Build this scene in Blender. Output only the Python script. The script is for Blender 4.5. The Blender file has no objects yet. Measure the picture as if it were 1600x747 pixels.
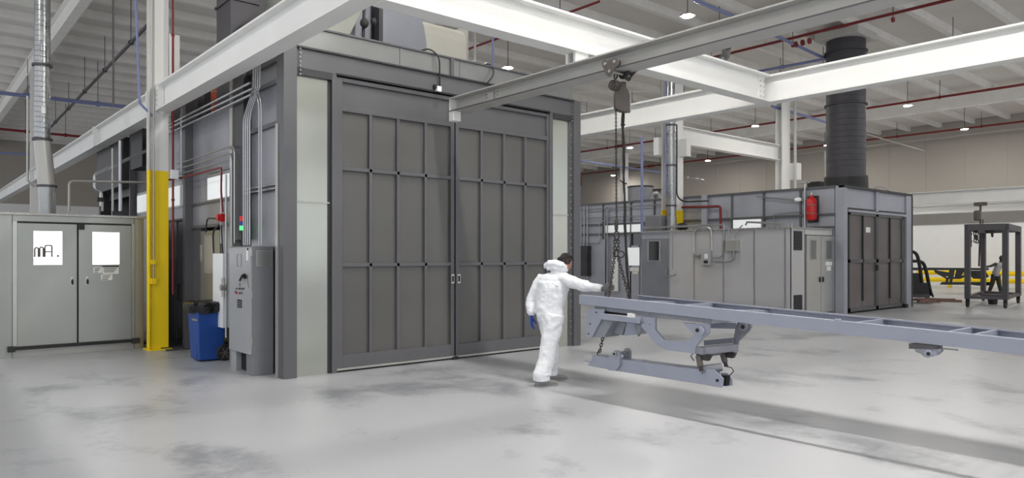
import bpy, bmesh, math, random
from mathutils import Vector, Matrix
random.seed(7)
S = bpy.context.scene
C = S.collection

# ---------------------------------------------------------------- camera
FPX, CX, HY, EYE = 1122.0, 800.0, 400.0, 1.70
YAW = math.atan2(2115-800, FPX)
F = Vector((math.cos(YAW), math.sin(YAW), 0)); R = Vector((math.sin(YAW), -math.cos(YAW), 0))
cam = bpy.data.cameras.new('camera'); camo = bpy.data.objects.new('camera', cam); C.objects.link(camo)
cam.sensor_width = 36; cam.lens = FPX/1600*36; cam.shift_y = (HY-373.5)/1600
cam.clip_end = 300
camo.location = (0, 0, EYE)
camo.rotation_euler = (math.pi/2, 0, math.atan2(F.y, F.x)-math.pi/2)
S.camera = camo
# ---------------------------------------------------------------- world and exposure
w = bpy.data.worlds.new('world'); S.world = w; w.use_nodes = True
w.node_tree.nodes['Background'].inputs[0].default_value = (0.93, 0.96, 1.0, 1)
w.node_tree.nodes['Background'].inputs[1].default_value = 1.0
LAMP_STRENGTH = 540.0
S.view_settings.view_transform = 'Standard'; S.view_settings.look = 'None'
S.view_settings.exposure = 0.24; S.view_settings.gamma = 1.0; S.view_settings.use_curve_mapping = False

# ---------------------------------------------------------------- measuring helpers (photo pixel -> metres)
def ray(x, y):
    u = (x-CX)/FPX
    return Vector((F.x+R.x*u, F.y+R.y*u, (HY-y)/FPX))
def P(x, y, d): return Vector((0, 0, EYE))+ray(x, y)*d          # point at depth d
def G(x, y, z=0.0):
    r = ray(x, y); return Vector((0, 0, EYE))+r*((z-EYE)/r.z)
def L(lat, dep, z): return Vector((F.x*dep+R.x*lat, F.y*dep+R.y*lat, z))
def onX(x, y, X):
    r = ray(x, y); return Vector((0, 0, EYE))+r*(X/r.x)
def onY(x, y, Y):
    r = ray(x, y); return Vector((0, 0, EYE))+r*(Y/r.y)
V = Vector
# ---------------------------------------------------------------- materials
def lin(c):
    c = c/255.0
    return c/12.92 if c <= 0.04045 else ((c+0.055)/1.055)**2.4
def mat(name, rgb, rough=0.5, metal=0.0, var=0.12, scale=3.0, bump=0.0, bscale=40.0, emit=0.0, stretch=None, spec=0.5, rvar=0.0):
    m = bpy.data.materials.new(name); m.use_nodes = True
    nt = m.node_tree; b = nt.nodes['Principled BSDF']
    col = [lin(v) for v in rgb]
    tc = nt.nodes.new('ShaderNodeTexCoord'); mp = nt.nodes.new('ShaderNodeMapping')
    nt.links.new(tc.outputs['Object'], mp.inputs[0])
    if stretch: mp.inputs['Scale'].default_value = stretch
    n = nt.nodes.new('ShaderNodeTexNoise'); n.inputs['Scale'].default_value = scale; n.inputs['Detail'].default_value = 2.5
    nt.links.new(mp.outputs[0], n.inputs['Vector'])
    r = nt.nodes.new('ShaderNodeValToRGB'); nt.links.new(n.outputs['Fac'], r.inputs[0])
    r.color_ramp.elements[0].position = 0.2; r.color_ramp.elements[1].position = 0.8
    r.color_ramp.elements[0].color = [c*(1-var) for c in col]+[1]
    r.color_ramp.elements[1].color = [min(1, c*(1+var)) for c in col]+[1]
    nt.links.new(r.outputs[0], b.inputs['Base Color'])
    b.inputs['Roughness'].default_value = rough; b.inputs['Metallic'].default_value = metal
    b.inputs['Specular IOR Level'].default_value = spec
    if rvar:
        mr = nt.nodes.new('ShaderNodeMapRange'); nt.links.new(n.outputs['Fac'], mr.inputs[0])
        mr.inputs[1].default_value = 0.3; mr.inputs[2].default_value = 0.7
        mr.inputs[3].default_value = rough-rvar; mr.inputs[4].default_value = rough+rvar
        nt.links.new(mr.outputs[0], b.inputs['Roughness'])
    if bump:
        n2 = nt.nodes.new('ShaderNodeTexNoise'); n2.inputs['Scale'].default_value = bscale; n2.inputs['Detail'].default_value = 4
        nt.links.new(mp.outputs[0], n2.inputs['Vector'])
        bp = nt.nodes.new('ShaderNodeBump'); bp.inputs['Strength'].default_value = bump; bp.inputs['Distance'].default_value = 0.02
        nt.links.new(n2.outputs['Fac'], bp.inputs['Height']); nt.links.new(bp.outputs[0], b.inputs['Normal'])
    if emit:
        b.inputs['Emission Color'].default_value = col+[1]; b.inputs['Emission Strength'].default_value = emit
    return m
M = {}
M['white_steel'] = mat('white painted steel', (230, 230, 228), 0.55, var=0.04, scale=1.5, bump=0.05)
M['white_dull'] = mat('off white painted steel', (200, 199, 195), 0.6, var=0.06)
M['runway'] = mat('light grey rail paint', (176, 175, 172), 0.5, var=0.06)
M['ceil'] = mat('insulated white roof sheet', (222, 218, 213), 0.8, var=0.05, scale=0.6)
M['purlin'] = mat('white purlin paint', (236, 234, 230), 0.7, var=0.05)
M['wall'] = mat('grey metal wall panel', (168, 162, 154), 0.75, var=0.05, scale=0.3)
M['wall_w'] = mat('white liner panel', (236, 236, 236), 0.7, var=0.02)
M['wall_d'] = mat('shaded grey wall band', (128, 126, 124), 0.7, var=0.05)
M['booth'] = mat('dark grey booth paint', (97, 97, 100), 0.42, 0.25, var=0.1, scale=0.9, bump=0.04, bscale=6, rvar=0.06)
M['booth_panel'] = mat('grey booth door skin', (97, 96, 94), 0.38, 0.3, var=0.12, scale=0.7, bump=0.05, bscale=3, rvar=0.08)
M['booth_dark'] = mat('dark booth steel', (58, 57, 61), 0.45, 0.2, var=0.12)
M['galv'] = mat('brushed galvanised sheet', (182, 184, 176), 0.24, 0.8, var=0.06, scale=1.2)
M['galv_d'] = mat('grey galvanised sheet', (172, 171, 167), 0.3, 0.4, var=0.08, scale=1.0)
M['steel_room'] = mat('satin steel room panel', (160, 162, 157), 0.28, 0.6, var=0.06, scale=0.9)
M['side_panel'] = mat('side wall grey sheet', (150, 151, 158), 0.34, 0.35, var=0.2, scale=1.1)
M['fascia'] = mat('grey fascia sheet', (140, 141, 141), 0.32, 0.6, var=0.08)
M['duct_grey'] = mat('matt grey duct sheet', (136, 138, 146), 0.4, 0.5, var=0.12, scale=2)
M['fan_beige'] = mat('pale fan housing', (172, 170, 162), 0.5, 0.1, var=0.05)
M['low_wall'] = mat('grey reflective room sheet', (200, 200, 203), 0.22, 0.35, var=0.06, scale=1.0)
M['low_door'] = mat('bright steel door sheet', (190, 190, 188), 0.26, 0.5, var=0.08, scale=1.0)
M['far_panel'] = mat('far room grey blue panel', (164, 167, 177), 0.42, 0.2, var=0.16, scale=0.8, rvar=0.06)
M['far_dark'] = mat('worn dark steel door', (108, 103, 103), 0.45, 0.15, var=0.3, scale=1.6, rvar=0.1)
M['conduit'] = mat('galvanised conduit', (176, 178, 180), 0.3, 0.8, var=0.08)
M['duct'] = mat('spiral duct steel', (158, 160, 162), 0.3, 0.85, var=0.15, scale=4, rvar=0.1)
M['duct_dark'] = mat('dark painted duct', (72, 70, 75), 0.5, 0.2, var=0.12)
M['black'] = mat('black', (24, 24, 26), 0.5, var=0.2)
M['void'] = mat('dark interior', (16, 16, 18), 0.8)
M['blackplastic'] = mat('black bag film', (18, 18, 20), 0.22, var=0.2, bump=0.6, bscale=18)
M['blue'] = mat('blue bin plastic', (30, 74, 152), 0.42, var=0.08, bump=0.05)
M['yellow'] = mat('yellow safety paint', (248, 214, 0), 0.5, var=0.06, scale=2)
M['red'] = mat('red paint', (190, 24, 28), 0.4, var=0.08)
M['darkred'] = mat('sprinkler pipe red', (120, 28, 32), 0.5, var=0.1)
M['bluepipe'] = mat('blue air pipe', (122, 130, 172), 0.5, var=0.08)
M['orange'] = mat('rust orange duct', (172, 74, 44), 0.6, var=0.15)
M['cab'] = mat('light grey cabinet paint', (160, 162, 166), 0.4, 0.05, var=0.04)
M['cab_d'] = mat('cabinet side grey', (124, 125, 129), 0.45, 0.05, var=0.04)
M['primer'] = mat('blue grey primer', (148, 152, 167), 0.45, var=0.05, scale=5, bump=0.05)
M['primer_d'] = mat('grey primer casting and shade', (132, 134, 142), 0.5, var=0.12, scale=20)
M['hoist'] = mat('hoist cast grey', (98, 92, 88), 0.5, 0.2, var=0.12)
M['chain'] = mat('dark steel chain', (66, 62, 60), 0.45, 0.5, var=0.2)
M['suit'] = mat('white disposable coverall', (226, 228, 232), 0.8, var=0.02, bump=0.35, bscale=9)
M['glove_b'] = mat('blue nitrile glove', (38, 70, 160), 0.5)
M['glove_g'] = mat('grey work glove', (110, 106, 108), 0.8)
M['skin'] = mat('skin', (188, 132, 112), 0.55, var=0.05, scale=8)
M['hair'] = mat('dark brown hair', (34, 26, 26), 0.6, var=0.4, scale=60, bump=0.8, bscale=90)
M['shoe'] = mat('grey shoe', (140, 138, 136), 0.7)
M['rub'] = mat('rubber', (46, 46, 48), 0.7)
M['paper'] = mat('paper label', (232, 232, 228), 0.7, var=0.02)
M['ink'] = mat('dark print', (40, 40, 44), 0.7)
M['white_box'] = mat('white enamel', (236, 238, 240), 0.45, var=0.02)
M['glow'] = mat('lit window pane', (250, 253, 255), 0.2, emit=2.2, var=0.0)
M['glow_dim'] = mat('backlit panel', (228, 232, 234), 0.4, emit=0.35, var=0.0)
M['lamp'] = mat('lamp diffuser', (255, 252, 245), 0.4, emit=LAMP_STRENGTH, var=0.0)
M['glass_dark'] = mat('dark glass', (20, 20, 24), 0.08, var=0.05)
M['glass_grey'] = mat('grey glass', (120, 124, 122), 0.15, 0.3, var=0.1)
M['led_r'] = mat('red lens', (200, 20, 30), 0.3, emit=0.3); M['led_b'] = mat('blue lens', (30, 50, 150), 0.3); M['led_g'] = mat('green lens', (70, 240, 110), 0.3, emit=1.4)
M['wood'] = mat('scrap wood', (112, 86, 76), 0.8, var=0.3, scale=9)
M['grey_vest'] = mat('grey vest', (150, 148, 146), 0.8)
M['rackpaint'] = mat('dark grey rack paint', (74, 72, 76), 0.5, var=0.1)

def floor_mat():
    m = bpy.data.materials.new('polished concrete'); m.use_nodes = True
    nt = m.node_tree; b = nt.nodes['Principled BSDF']
    tc = nt.nodes.new('ShaderNodeTexCoord')
    def noise(sc, det, dist=0.0, stretch=None):
        mp = nt.nodes.new('ShaderNodeMapping'); nt.links.new(tc.outputs['Object'], mp.inputs[0])
        if stretch: mp.inputs['Scale'].default_value = stretch; mp.inputs['Rotation'].default_value = (0, 0, 0.5)
        n = nt.nodes.new('ShaderNodeTexNoise'); n.inputs['Scale'].default_value = sc; n.inputs['Detail'].default_value = det
        n.inputs['Distortion'].default_value = dist; n.inputs['Roughness'].default_value = 0.62
        nt.links.new(mp.outputs[0], n.inputs['Vector']); return n
    a = noise(0.45, 3, 0.6); c = noise(1.3, 5, 0.4, (1, 0.6, 1)); e = noise(9, 5)
    mx = nt.nodes.new('ShaderNodeMath'); mx.operation = 'MULTIPLY_ADD'; nt.links.new(c.outputs[0], mx.inputs[0]); mx.inputs[1].default_value = 0.8; nt.links.new(a.outputs[0], mx.inputs[2])
    mx2 = nt.nodes.new('ShaderNodeMath'); mx2.operation = 'MULTIPLY_ADD'; nt.links.new(e.outputs[0], mx2.inputs[0]); mx2.inputs[1].default_value = 0.3; nt.links.new(mx.outputs[0], mx2.inputs[2])
    r = nt.nodes.new('ShaderNodeValToRGB'); nt.links.new(mx2.outputs[0], r.inputs[0])
    r.color_ramp.elements[0].position = 0.80; r.color_ramp.elements[1].position = 1.24
    r.color_ramp.elements[0].color = (*[lin(v) for v in (136, 138, 143)], 1)
    r.color_ramp.elements[1].color = (*[lin(v) for v in (178, 179, 183)], 1)
    nt.links.new(r.outputs[0], b.inputs['Base Color'])
    mr = nt.nodes.new('ShaderNodeMapRange'); nt.links.new(c.outputs[0], mr.inputs[0])
    mr.inputs[1].default_value = 0.3; mr.inputs[2].default_value = 0.7; mr.inputs[3].default_value = 0.3; mr.inputs[4].default_value = 0.38
    nt.links.new(mr.outputs[0], b.inputs['Roughness'])
    b.inputs['Specular IOR Level'].default_value = 0.55
    return m
M['floor'] = floor_mat()

# ---------------------------------------------------------------- mesh builder
class MB:
    def __init__(s): s.v = []; s.f = []
    def add(s, vs, fs):
        k = len(s.v); s.v += [V(p) for p in vs]; s.f += [tuple(i+k for i in f) for f in fs]; return s
    def box(s, x0, x1, y0, y1, z0, z1):
        x0, x1 = sorted((x0, x1)); y0, y1 = sorted((y0, y1)); z0, z1 = sorted((z0, z1))
        return s.add([(x0,y0,z0),(x1,y0,z0),(x1,y1,z0),(x0,y1,z0),(x0,y0,z1),(x1,y0,z1),(x1,y1,z1),(x0,y1,z1)],
                     [(0,3,2,1),(4,5,6,7),(0,1,5,4),(1,2,6,5),(2,3,7,6),(3,0,4,7)])
    def prism(s, poly, d):                      # 3-D planar polygon extruded by vector d
        poly = [V(p) for p in poly]; d = V(d); n = len(poly)
        nn = V((0, 0, 0))
        for i in range(n): nn += (poly[i]-poly[0]).cross(poly[(i+1) % n]-poly[0])
        if nn.dot(d) > 0: poly = poly[::-1]
        fs = [tuple(range(n)), tuple(range(2*n-1, n-1, -1))]
        for i in range(n): j = (i+1) % n; fs.append((i, n+i, n+j, j))
        return s.add(poly+[p+d for p in poly], fs)
    def cyl(s, p0, p1, r, r1=None, n=12, caps=True):
        p0 = V(p0); p1 = V(p1); r1 = r if r1 is None else r1
        a = (p1-p0).normalized(); u = a.orthogonal().normalized(); w_ = a.cross(u)
        vs = []
        for p, rr in ((p0, r), (p1, r1)):
            for i in range(n):
                t = 2*math.pi*i/n; vs.append(p+u*(rr*math.cos(t))+w_*(rr*math.sin(t)))
        fs = [(i, (i+1) % n, n+(i+1) % n, n+i) for i in range(n)]
        if caps: fs += [tuple(range(n-1, -1, -1)), tuple(range(n, 2*n))]
        return s.add(vs, fs)
    def tube(s, pts, r, n=8, bend=0.0, seg=4, rs=None):
        pts = [V(p) for p in pts]
        if bend:
            q = [pts[0]]
            for i in range(1, len(pts)-1):
                a, b, c = pts[i-1], pts[i], pts[i+1]
                d1 = min(bend, (a-b).length*0.49); d2 = min(bend, (c-b).length*0.49)
                A = b+(a-b).normalized()*d1; B = b+(c-b).normalized()*d2
                for k in range(seg+1):
                    t = k/seg; q.append(A*(1-t)**2+b*2*t*(1-t)+B*t*t)
            q.append(pts[-1]); pts = q
        m = len(pts); vs = []; u = None
        for i, p in enumerate(pts):
            a = (pts[min(i+1, m-1)]-pts[max(i-1, 0)]).normalized()
            if u is None: u = a.orthogonal().normalized()
            u = (u-a*u.dot(a)).normalized(); w_ = a.cross(u)
            rr = rs[i] if rs else r
            for k in range(n):
                t = 2*math.pi*k/n; vs.append(p+u*(rr*math.cos(t))+w_*(rr*math.sin(t)))
        fs = [(i*n+k, i*n+(k+1) % n, (i+1)*n+(k+1) % n, (i+1)*n+k) for i in range(m-1) for k in range(n)]
        fs += [tuple(range(n-1, -1, -1)), tuple(range((m-1)*n, m*n))]
        return s.add(vs, fs)
    def ell(s, c, ax, n=16, m=10):               # ellipsoid, ax = three axis vectors
        c = V(c); ax = [V(a) for a in ax]; vs = [c+ax[2]]
        for i in range(1, m):
            th = math.pi*i/m
            for k in range(n):
                t = 2*math.pi*k/n
                vs.append(c+ax[0]*(math.sin(th)*math.cos(t))+ax[1]*(math.sin(th)*math.sin(t))+ax[2]*math.cos(th))
        vs.append(c-ax[2]); fs = []
        for k in range(n): fs.append((0, 1+k, 1+(k+1) % n))
        for i in range(m-2):
            for k in range(n): a = 1+i*n; fs.append((a+k, a+n+k, a+n+(k+1) % n, a+(k+1) % n))
        a = 1+(m-2)*n
        for k in range(n): fs.append((a+k, len(vs)-1, a+(k+1) % n))
        return s.add(vs, fs)
    def rings(s, rg, n=16):                      # list of (centre, ax1, ax2)
        vs = []
        for c, a, b in rg:
            c = V(c); a = V(a); b = V(b)
            for k in range(n): t = 2*math.pi*k/n; vs.append(c+a*math.cos(t)+b*math.sin(t))
        m = len(rg)
        fs = [(i*n+k, i*n+(k+1) % n, (i+1)*n+(k+1) % n, (i+1)*n+k) for i in range(m-1) for k in range(n)]
        fs += [tuple(range(n-1, -1, -1)), tuple(range((m-1)*n, m*n))]
        return s.add(vs, fs)
    def torus(s, c, nrm, R_, r, n=16, m=6, sx=1.0, up=None):
        c = V(c); a = V(nrm).normalized(); u = (V(up)-a*V(up).dot(a)).normalized() if up is not None else a.orthogonal().normalized(); w_ = a.cross(u)
        vs = []
        for i in range(n):
            t = 2*math.pi*i/n; dirv = u*math.cos(t)*sx+w_*math.sin(t); p = c+dirv*R_; dn = dirv.normalized()
            for k in range(m):
                q = 2*math.pi*k/m; vs.append(p+dn*(r*math.cos(q))+a*(r*math.sin(q)))
        fs = [(i*m+k, ((i+1) % n)*m+k, ((i+1) % n)*m+(k+1) % m, i*m+(k+1) % m) for i in range(n) for k in range(m)]
        return s.add(vs, fs)
    def ibeam(s, p0, p1, width, depth, tf=0.03, tw=0.03, up=(0, 0, 1)):   # p0,p1 at bottom centre line
        p0 = V(p0); p1 = V(p1); a = (p1-p0).normalized(); up = V(up); sd = a.cross(up).normalized(); h = width/2; t = tw/2; D = depth
        pl = [(-h,0),(h,0),(h,tf),(t,tf),(t,D-tf),(h,D-tf),(h,D),(-h,D),(-h,D-tf),(-t,D-tf),(-t,tf),(-h,tf)]
        q = [p0+sd*x+up*z for x, z in pl]; d = p1-p0; n = 12
        vs = q+[p+d for p in q]
        fs = [(i, (i+1) % n, n+(i+1) % n, n+i) for i in range(n)]
        caps = [(0,1,2,11),(2,3,10,11),(3,4,9,10),(4,5,8,9),(5,6,7,8)]
        fs += [c[::-1] for c in caps]+[tuple(i+n for i in c) for c in caps]
        return s.add(vs, fs)
    def build(s, name, m, parent=None, smooth=False, bevel=0.0, kind=None, label=None, off=None):
        me = bpy.data.meshes.new(name)
        o3 = V((0, 0, 0))
        root = parent
        while root is not None and root.parent is not None: root = root.parent
        if root is not None: o3 = root.location
        me.from_pydata([tuple(p-o3) for p in s.v], [], s.f); me.validate()
        bm = bmesh.new(); bm.from_mesh(me); bmesh.ops.recalc_face_normals(bm, faces=bm.faces); bm.to_mesh(me); bm.free()
        if smooth:
            me.polygons.foreach_set('use_smooth', [True]*len(me.polygons))
            me.set_sharp_from_angle(angle=math.radians(40))
        me.materials.append(m if not isinstance(m, str) else M[m])
        o = bpy.data.objects.new(name, me); C.objects.link(o)
        if parent is not None: o.parent = parent
        if bevel:
            b = o.modifiers.new('bevel', 'BEVEL'); b.width = bevel; b.segments = 2; b.limit_method = 'ANGLE'
        if kind: o['kind'] = kind
        if label: o['label'] = label
        return o
def tag(o, label, cat, group=None):
    o['label'] = label; o['category'] = cat
    if group: o['group'] = group
    return o
def thing(name, loc, label, cat, group=None):
    o = bpy.data.objects.new(name, None); o.empty_display_size = 0.1; o.location = loc; C.objects.link(o)
    return tag(o, label, cat, group)
def B(*a): return MB().box(*a)
def copy_tree(o, loc, label=None, parent=None):
    c = o.copy(); C.objects.link(c)
    if parent is None: c.location = loc
    else: c.parent = parent
    if label: c['label'] = label
    for ch in list(o.children): copy_tree(ch, None, None, c)
    return c
def group_mesh(o, part_list): return o

# ================================================================= SETTING
XW, YW, ZC = 45.0, 55.0, 9.0
B(-9, XW+.2, -12, YW+.2, -0.2, 0).build('floor', 'floor', kind='structure')
ceil = B(-9, XW+.2, -12, YW+.2, ZC+.24, ZC+.4).build('ceiling', 'ceil', kind='structure')
pm = None
yy = -11.2
while yy < YW:
    if pm is None:
        o = MB().add([(-9,-.04,0),(XW,-.04,0),(XW,.14,0),(-9,.14,0),(-9,-.04,.24),(XW,-.04,.24),(XW,.14,.24),(-9,.14,.24)],
                     [(0,3,2,1),(4,5,6,7),(0,1,5,4),(1,2,6,5),(2,3,7,6),(3,0,4,7)]).build('purlin', 'purlin', ceil); pm = o
    else: o = pm.copy(); C.objects.link(o)
    o.location = (0, yy, ZC); yy += 1.65
for gx in (-4.5, 3.7, 11.8, 19.8, 27.9, 36.2):
    MB().ibeam((gx, -12, 8.35), (gx, YW, 8.35), 0.25, 0.64).build('girder', 'purlin', ceil)
# diagonal roof braces
for a, b in (((20.5, 24, 8.9), (27.8, 15.6, 8.6)), ((30.5, 31, 8.9), (36, 26, 8.6))):
    MB().cyl(a, b, 0.035, n=6).build('roof_brace', 'purlin', ceil)
wr = B(XW, XW+.2, -12, YW, 3.55, ZC+.24).build('wall_right', 'wall', kind='structure')
for k in range(33):
    yk = -10+k*2.0
    B(XW-.012, XW, yk, yk+1.97, 4.25, ZC+.2).build('wall_panel', 'wall', wr)
B(XW-.02, XW+.2, -12, YW, 0, 3.55).build('liner_panel', 'wall_w', wr)
B(XW-.08, XW, -12, YW, 3.5, 4.2).build('shade_band', 'wall_d', wr)  # grey wall above the liner, its shadow put into a darker colour
wb = B(-9, XW, YW, YW+.2, 0, ZC+.24).build('wall_back', 'wall', kind='structure')
B(-9, XW, YW-.03, YW, 0, 5.0).build('liner_panel', 'wall_w', wb)
for k in range(8): B(-9+k*2, -9+k*2+1.96, YW-.012, YW, 5.1, ZC).build('wall_panel', 'wall', wb)

# ================================================================= BIG PAINT BOOTH
bt = thing('paint_booth', (4.02, 9.63, 0), 'large dark grey paint booth with two tall ribbed doors, nearest to the camera', 'booth')
X0, X1, Y0, Y1 = 4.02, 9.87, 9.63, 21.2
XS = 4.14       # recessed side skin
def bp(m_, mt, *a, **k): return B(*a).build(m_, mt, k.pop('parent', bt), **k)
# corner posts
MB().box(4.02, 4.215, 9.55, 9.80, 0, 4.66).build('corner_post', 'booth', bt, bevel=0.006)
B(4.005, 4.02, 9.72, 9.80, 0.0, 3.55).build('post_side_strip', 'galv_d', bt, label='lighter strip on the side of the corner post')  # lighter strip set on the post's side face
MB().box(9.69, 9.87, 9.55, 9.85, 0, 4.63).build('corner_post', 'booth', bt, bevel=0.006)
# seam with bolts beside right panel
sm = B(9.6, 9.69, 9.60, 9.7, 0, 4.3).build('seam_strip', 'booth', bt)
m = MB()
for k in range(34): m.cyl((9.645, 9.60, .1+k*.125), (9.645, 9.588, .1+k*.125), .012, n=6)
m.build('bolt_row', 'galv', sm)
# bolts at header ends
for bx in (4.26, 9.64):
    m = MB()
    for k in range(7): m.cyl((bx, 9.56, 4.24+k*.06), (bx, 9.54, 4.24+k*.06), .012, n=6)
    m.build('bolt_row', 'galv', bt)
# pilaster sheets
for a, b in ((4.215, 4.70), (9.17, 9.6)):
    bp('steel_panel', 'galv', a, b, 9.62, 9.66, 0.0, 2.455, label='bright brushed steel panel')
    bp('steel_panel', 'galv', a, b, 9.62, 9.66, 2.475, 4.24, label='bright brushed steel panel')
    bp('panel_joint', 'galv_d', a, b+.03, 9.60, 9.66, 2.455, 2.475)
bp('door_jamb', 'booth_dark', 4.70, 4.76, 9.63, 9.75, 0, 4.3)  # dark recess beside the steel panel, shade put into its colour
bp('door_jamb', 'booth', 4.76, 4.835, 9.585, 9.75, 0, 4.34)
bp('door_jamb', 'booth', 9.085, 9.17, 9.585, 9.75, 0, 4.34)
# header
bp('header_beam', 'booth', 4.215, 9.69, 9.58, 9.75, 4.34, 4.64)
bp('header_flange', 'booth_dark', 4.215, 9.69, 9.54, 9.75, 4.615, 4.64)
bp('header_flange', 'booth_dark', 4.215, 4.76, 9.57, 9.75, 4.24, 4.34)
bp('header_flange', 'booth_dark', 9.17, 9.69, 9.57, 9.75, 4.24, 4.34)
bp('track_rail', 'black', 4.83, 9.09, 9.56, 9.6, 4.325, 4.352)
fx = onY(601, 100, 9.62).x
xs = [4.24, 5.9, 7.05, 8.5, 9.69]
for i in range(4):
    bp('fascia_sheet', 'fascia', xs[i]+.004, xs[i+1]-.004, 9.60, 9.66, 4.64, 4.93)
bp('fascia_rib', 'booth', 6.85, 6.91, 9.56, 9.62, 4.64, 4.93)
bp('fascia_cap', 'booth', 4.24, 9.69, 9.57, 9.70, 4.93, 4.955)
# doors
def leaf(x0, x1, ribs, hx, bot):
    d = B(x0, x1, 9.66, 9.70, bot, 4.31).build('door', 'booth_dark', bt)
    yf = 9.60
    def sub(n, mt, *a, **k): return B(*a).build(n, mt, d, **k)
    e0 = x0+(.10 if hx > x0+.5 else .07); e1 = x1-(.07 if hx > x0+.5 else .05)
    sub('stile', 'booth', x0, e0, yf, 9.66, bot+.03, 4.31, bevel=.004)
    sub('stile', 'booth', e1, x1, yf, 9.66, bot+.03, 4.31, bevel=.004)
    for z0, z1 in ((4.25, 4.31), (3.82, 3.90), (2.955, 3.01), (1.54, 1.595), (bot+.03, bot+.22)):
        sub('cross_rail', 'booth', e0, e1, yf, 9.66, z0, z1, bevel=.004)
    sub('bottom_sill', 'galv_d', x0, x1, yf-.02, 9.66, bot, bot+.03)
    edges = [e0]+ribs+[e1]
    for i in range(len(edges)-1):
        a = edges[i]+(.025 if i else 0); b = edges[i+1]-(.025 if i < len(edges)-2 else 0)
        for z0, z1 in ((3.01, 3.82), (1.595, 2.955), (bot+.22, 1.54)):
            sub('panel', 'booth_panel', a, b, 9.648, 9.66, z0, z1)
    sub('panel', 'booth', e0, e1, 9.648, 9.66, 3.90, 4.25)
    for r in ribs: sub('rib', 'booth', r-.025, r+.025, yf, 9.66, bot+.22, 3.82, bevel=.004)
    h = B(hx-.03, hx+.03, 9.585, 9.60, 1.25, 1.40).build('handle', 'galv', d)
    h2 = B(hx-.014, hx+.014, 9.575, 9.59, 1.275, 1.375).build('pull_recess', 'black', d)
leaf(4.835, 6.945, [5.40, 5.88, 6.39], 6.905, 0.03)
leaf(6.975, 9.085, [7.52, 8.02, 8.51], 7.03, 0.03)
bp('door_guide', 'black', 4.835, 9.085, 9.62, 9.72, 0.0, 0.03)
bp('door_stop', 'black', 6.90, 7.0, 9.56, 9.62, 0.0, .05)
# body and roof
bp('booth_wall', 'side_panel', 9.70, 9.86, 9.75, Y1, 0, 4.55)
bp('roof_panel', 'galv_d', 4.25, 9.7, 9.75, 11.6, 4.50, 4.55)
bp('roof_panel', 'galv_d', 4.2, 9.7, 11.6, Y1, 4.12, 4.17)
bp('booth_wall', 'side_panel', 4.25, 9.7, Y1-.1, Y1, 0, 4.5)
bp('inner_lining', 'void', 4.32, 9.68, 9.76, 9.80, 0, 4.5)
# left side: Y positions measured on plane X~4.1
def sy(px): return onX(px, 400, 4.10).y
bays = [(9.80, 11.05), (11.62, 13.95), (14.10, 15.9), (15.95, 18.2), (18.25, 21.1)]
zs = [(0, 2.66), (2.72, 3.57), (3.63, 4.17), (4.23, 4.48)]
for i, (a, b) in enumerate(bays):
    if i == 0:
        for z0, z1 in zs: bp('side_panel', 'side_panel', XS, XS+.1, a, b, z0, z1)
        for z in (2.69, 3.60, 4.20, 4.51): bp('girt', 'booth', XS-.05, XS+.02, a, b, z-.03, z+.03)
        bp('panel_seam', 'conduit', XS-.012, XS, 9.96, 9.98, 2.72, 3.57)
    elif i == 1:
        bp('side_panel', 'side_panel', XS, XS+.1, a, b, 3.14, 4.2)
        bp('side_panel', 'side_panel', XS, XS+.1, a, b, 2.2, 2.66)
        bp('side_panel', 'side_panel', XS, XS+.1, 13.5, b, 2.66, 3.14)
        bp('side_panel', 'side_panel', XS, XS+.1, a, 11.8, 2.66, 3.14)
        bp('side_panel', 'side_panel', XS, XS+.1, a, 12.42, 0, 2.2)
        bp('side_panel', 'booth', XS, XS+.1, 13.5, b, 0, 2.2)
        bp('girt', 'booth', XS-.04, XS+.02, a, b, 2.20, 2.25)
        bp('girt', 'booth', XS-.03, XS+.02, a, b, 2.62, 2.66)
    elif i == 2:
        bp('side_panel', 'side_panel', XS, XS+.1, a, b, 3.1, 4.2)
        bp('side_panel', 'side_panel', XS, XS+.1, a, b, 2.40, 2.64)
        bp('girt', 'black', XS-.03, XS+.02, a, b, 2.38, 2.42)
        bp('side_panel', 'booth', XS, XS+.1, 15.0, b, 0, 2.38)
        bp('side_panel', 'booth', XS, XS+.1, a, 14.2, 0, 2.38)
    else:
        bp('side_panel', 'side_panel', XS, XS+.1, a, b, 0, 2.64)
        bp('side_panel', 'booth_dark', XS, XS+.1, a, b, 3.12, 4.42)
# posts
bp('side_post', 'booth_dark', 4.02, 4.24, 11.06, 11.49, 1.95, 4.62)  # dark recess between the bays, its shade put into the colour
bp('side_post', 'booth_dark', 4.16, 4.24, 11.06, 11.49, 0, 1.95)
bp('post_trim', 'galv_d', 4.0, 4.2, 11.50, 11.62, 0, 4.62)
bp('side_post', 'booth', 4.0, 4.2, 13.95, 14.10, 0, 4.62)
bp('side_post', 'booth', 4.02, 4.2, 15.9, 15.97, 0, 4.6)
bp('side_post', 'booth', 4.02, 4.2, 18.2, 18.27, 0, 4.6)
bp('side_post', 'booth_dark', 3.95, 4.2, 21.0, 21.2, 0, 4.6)
bp('upper_duct_box', 'booth_dark', 3.85, 4.14, 18.4, 20.9, 3.3, 4.45)
bp('upper_duct_box', 'black', 3.9, 4.14, 16.6, 17.6, 3.6, 4.4)
# light windows along the side
for a, b in ((11.8, 13.05), (14.25, 15.5), (16.3, 17.95)):
    f = bp('light_window', 'galv_d', XS-.02, XS+.04, a-.04, b+.04, 2.64, 3.12)
    B(XS-.03, XS-.01, a, b, 2.68, 3.06).build('pane', 'glow_dim', f)
if True:
    bp('side_panel', 'side_panel', XS, XS+.1, 13.05, 13.5, 2.66, 3.14)
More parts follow.
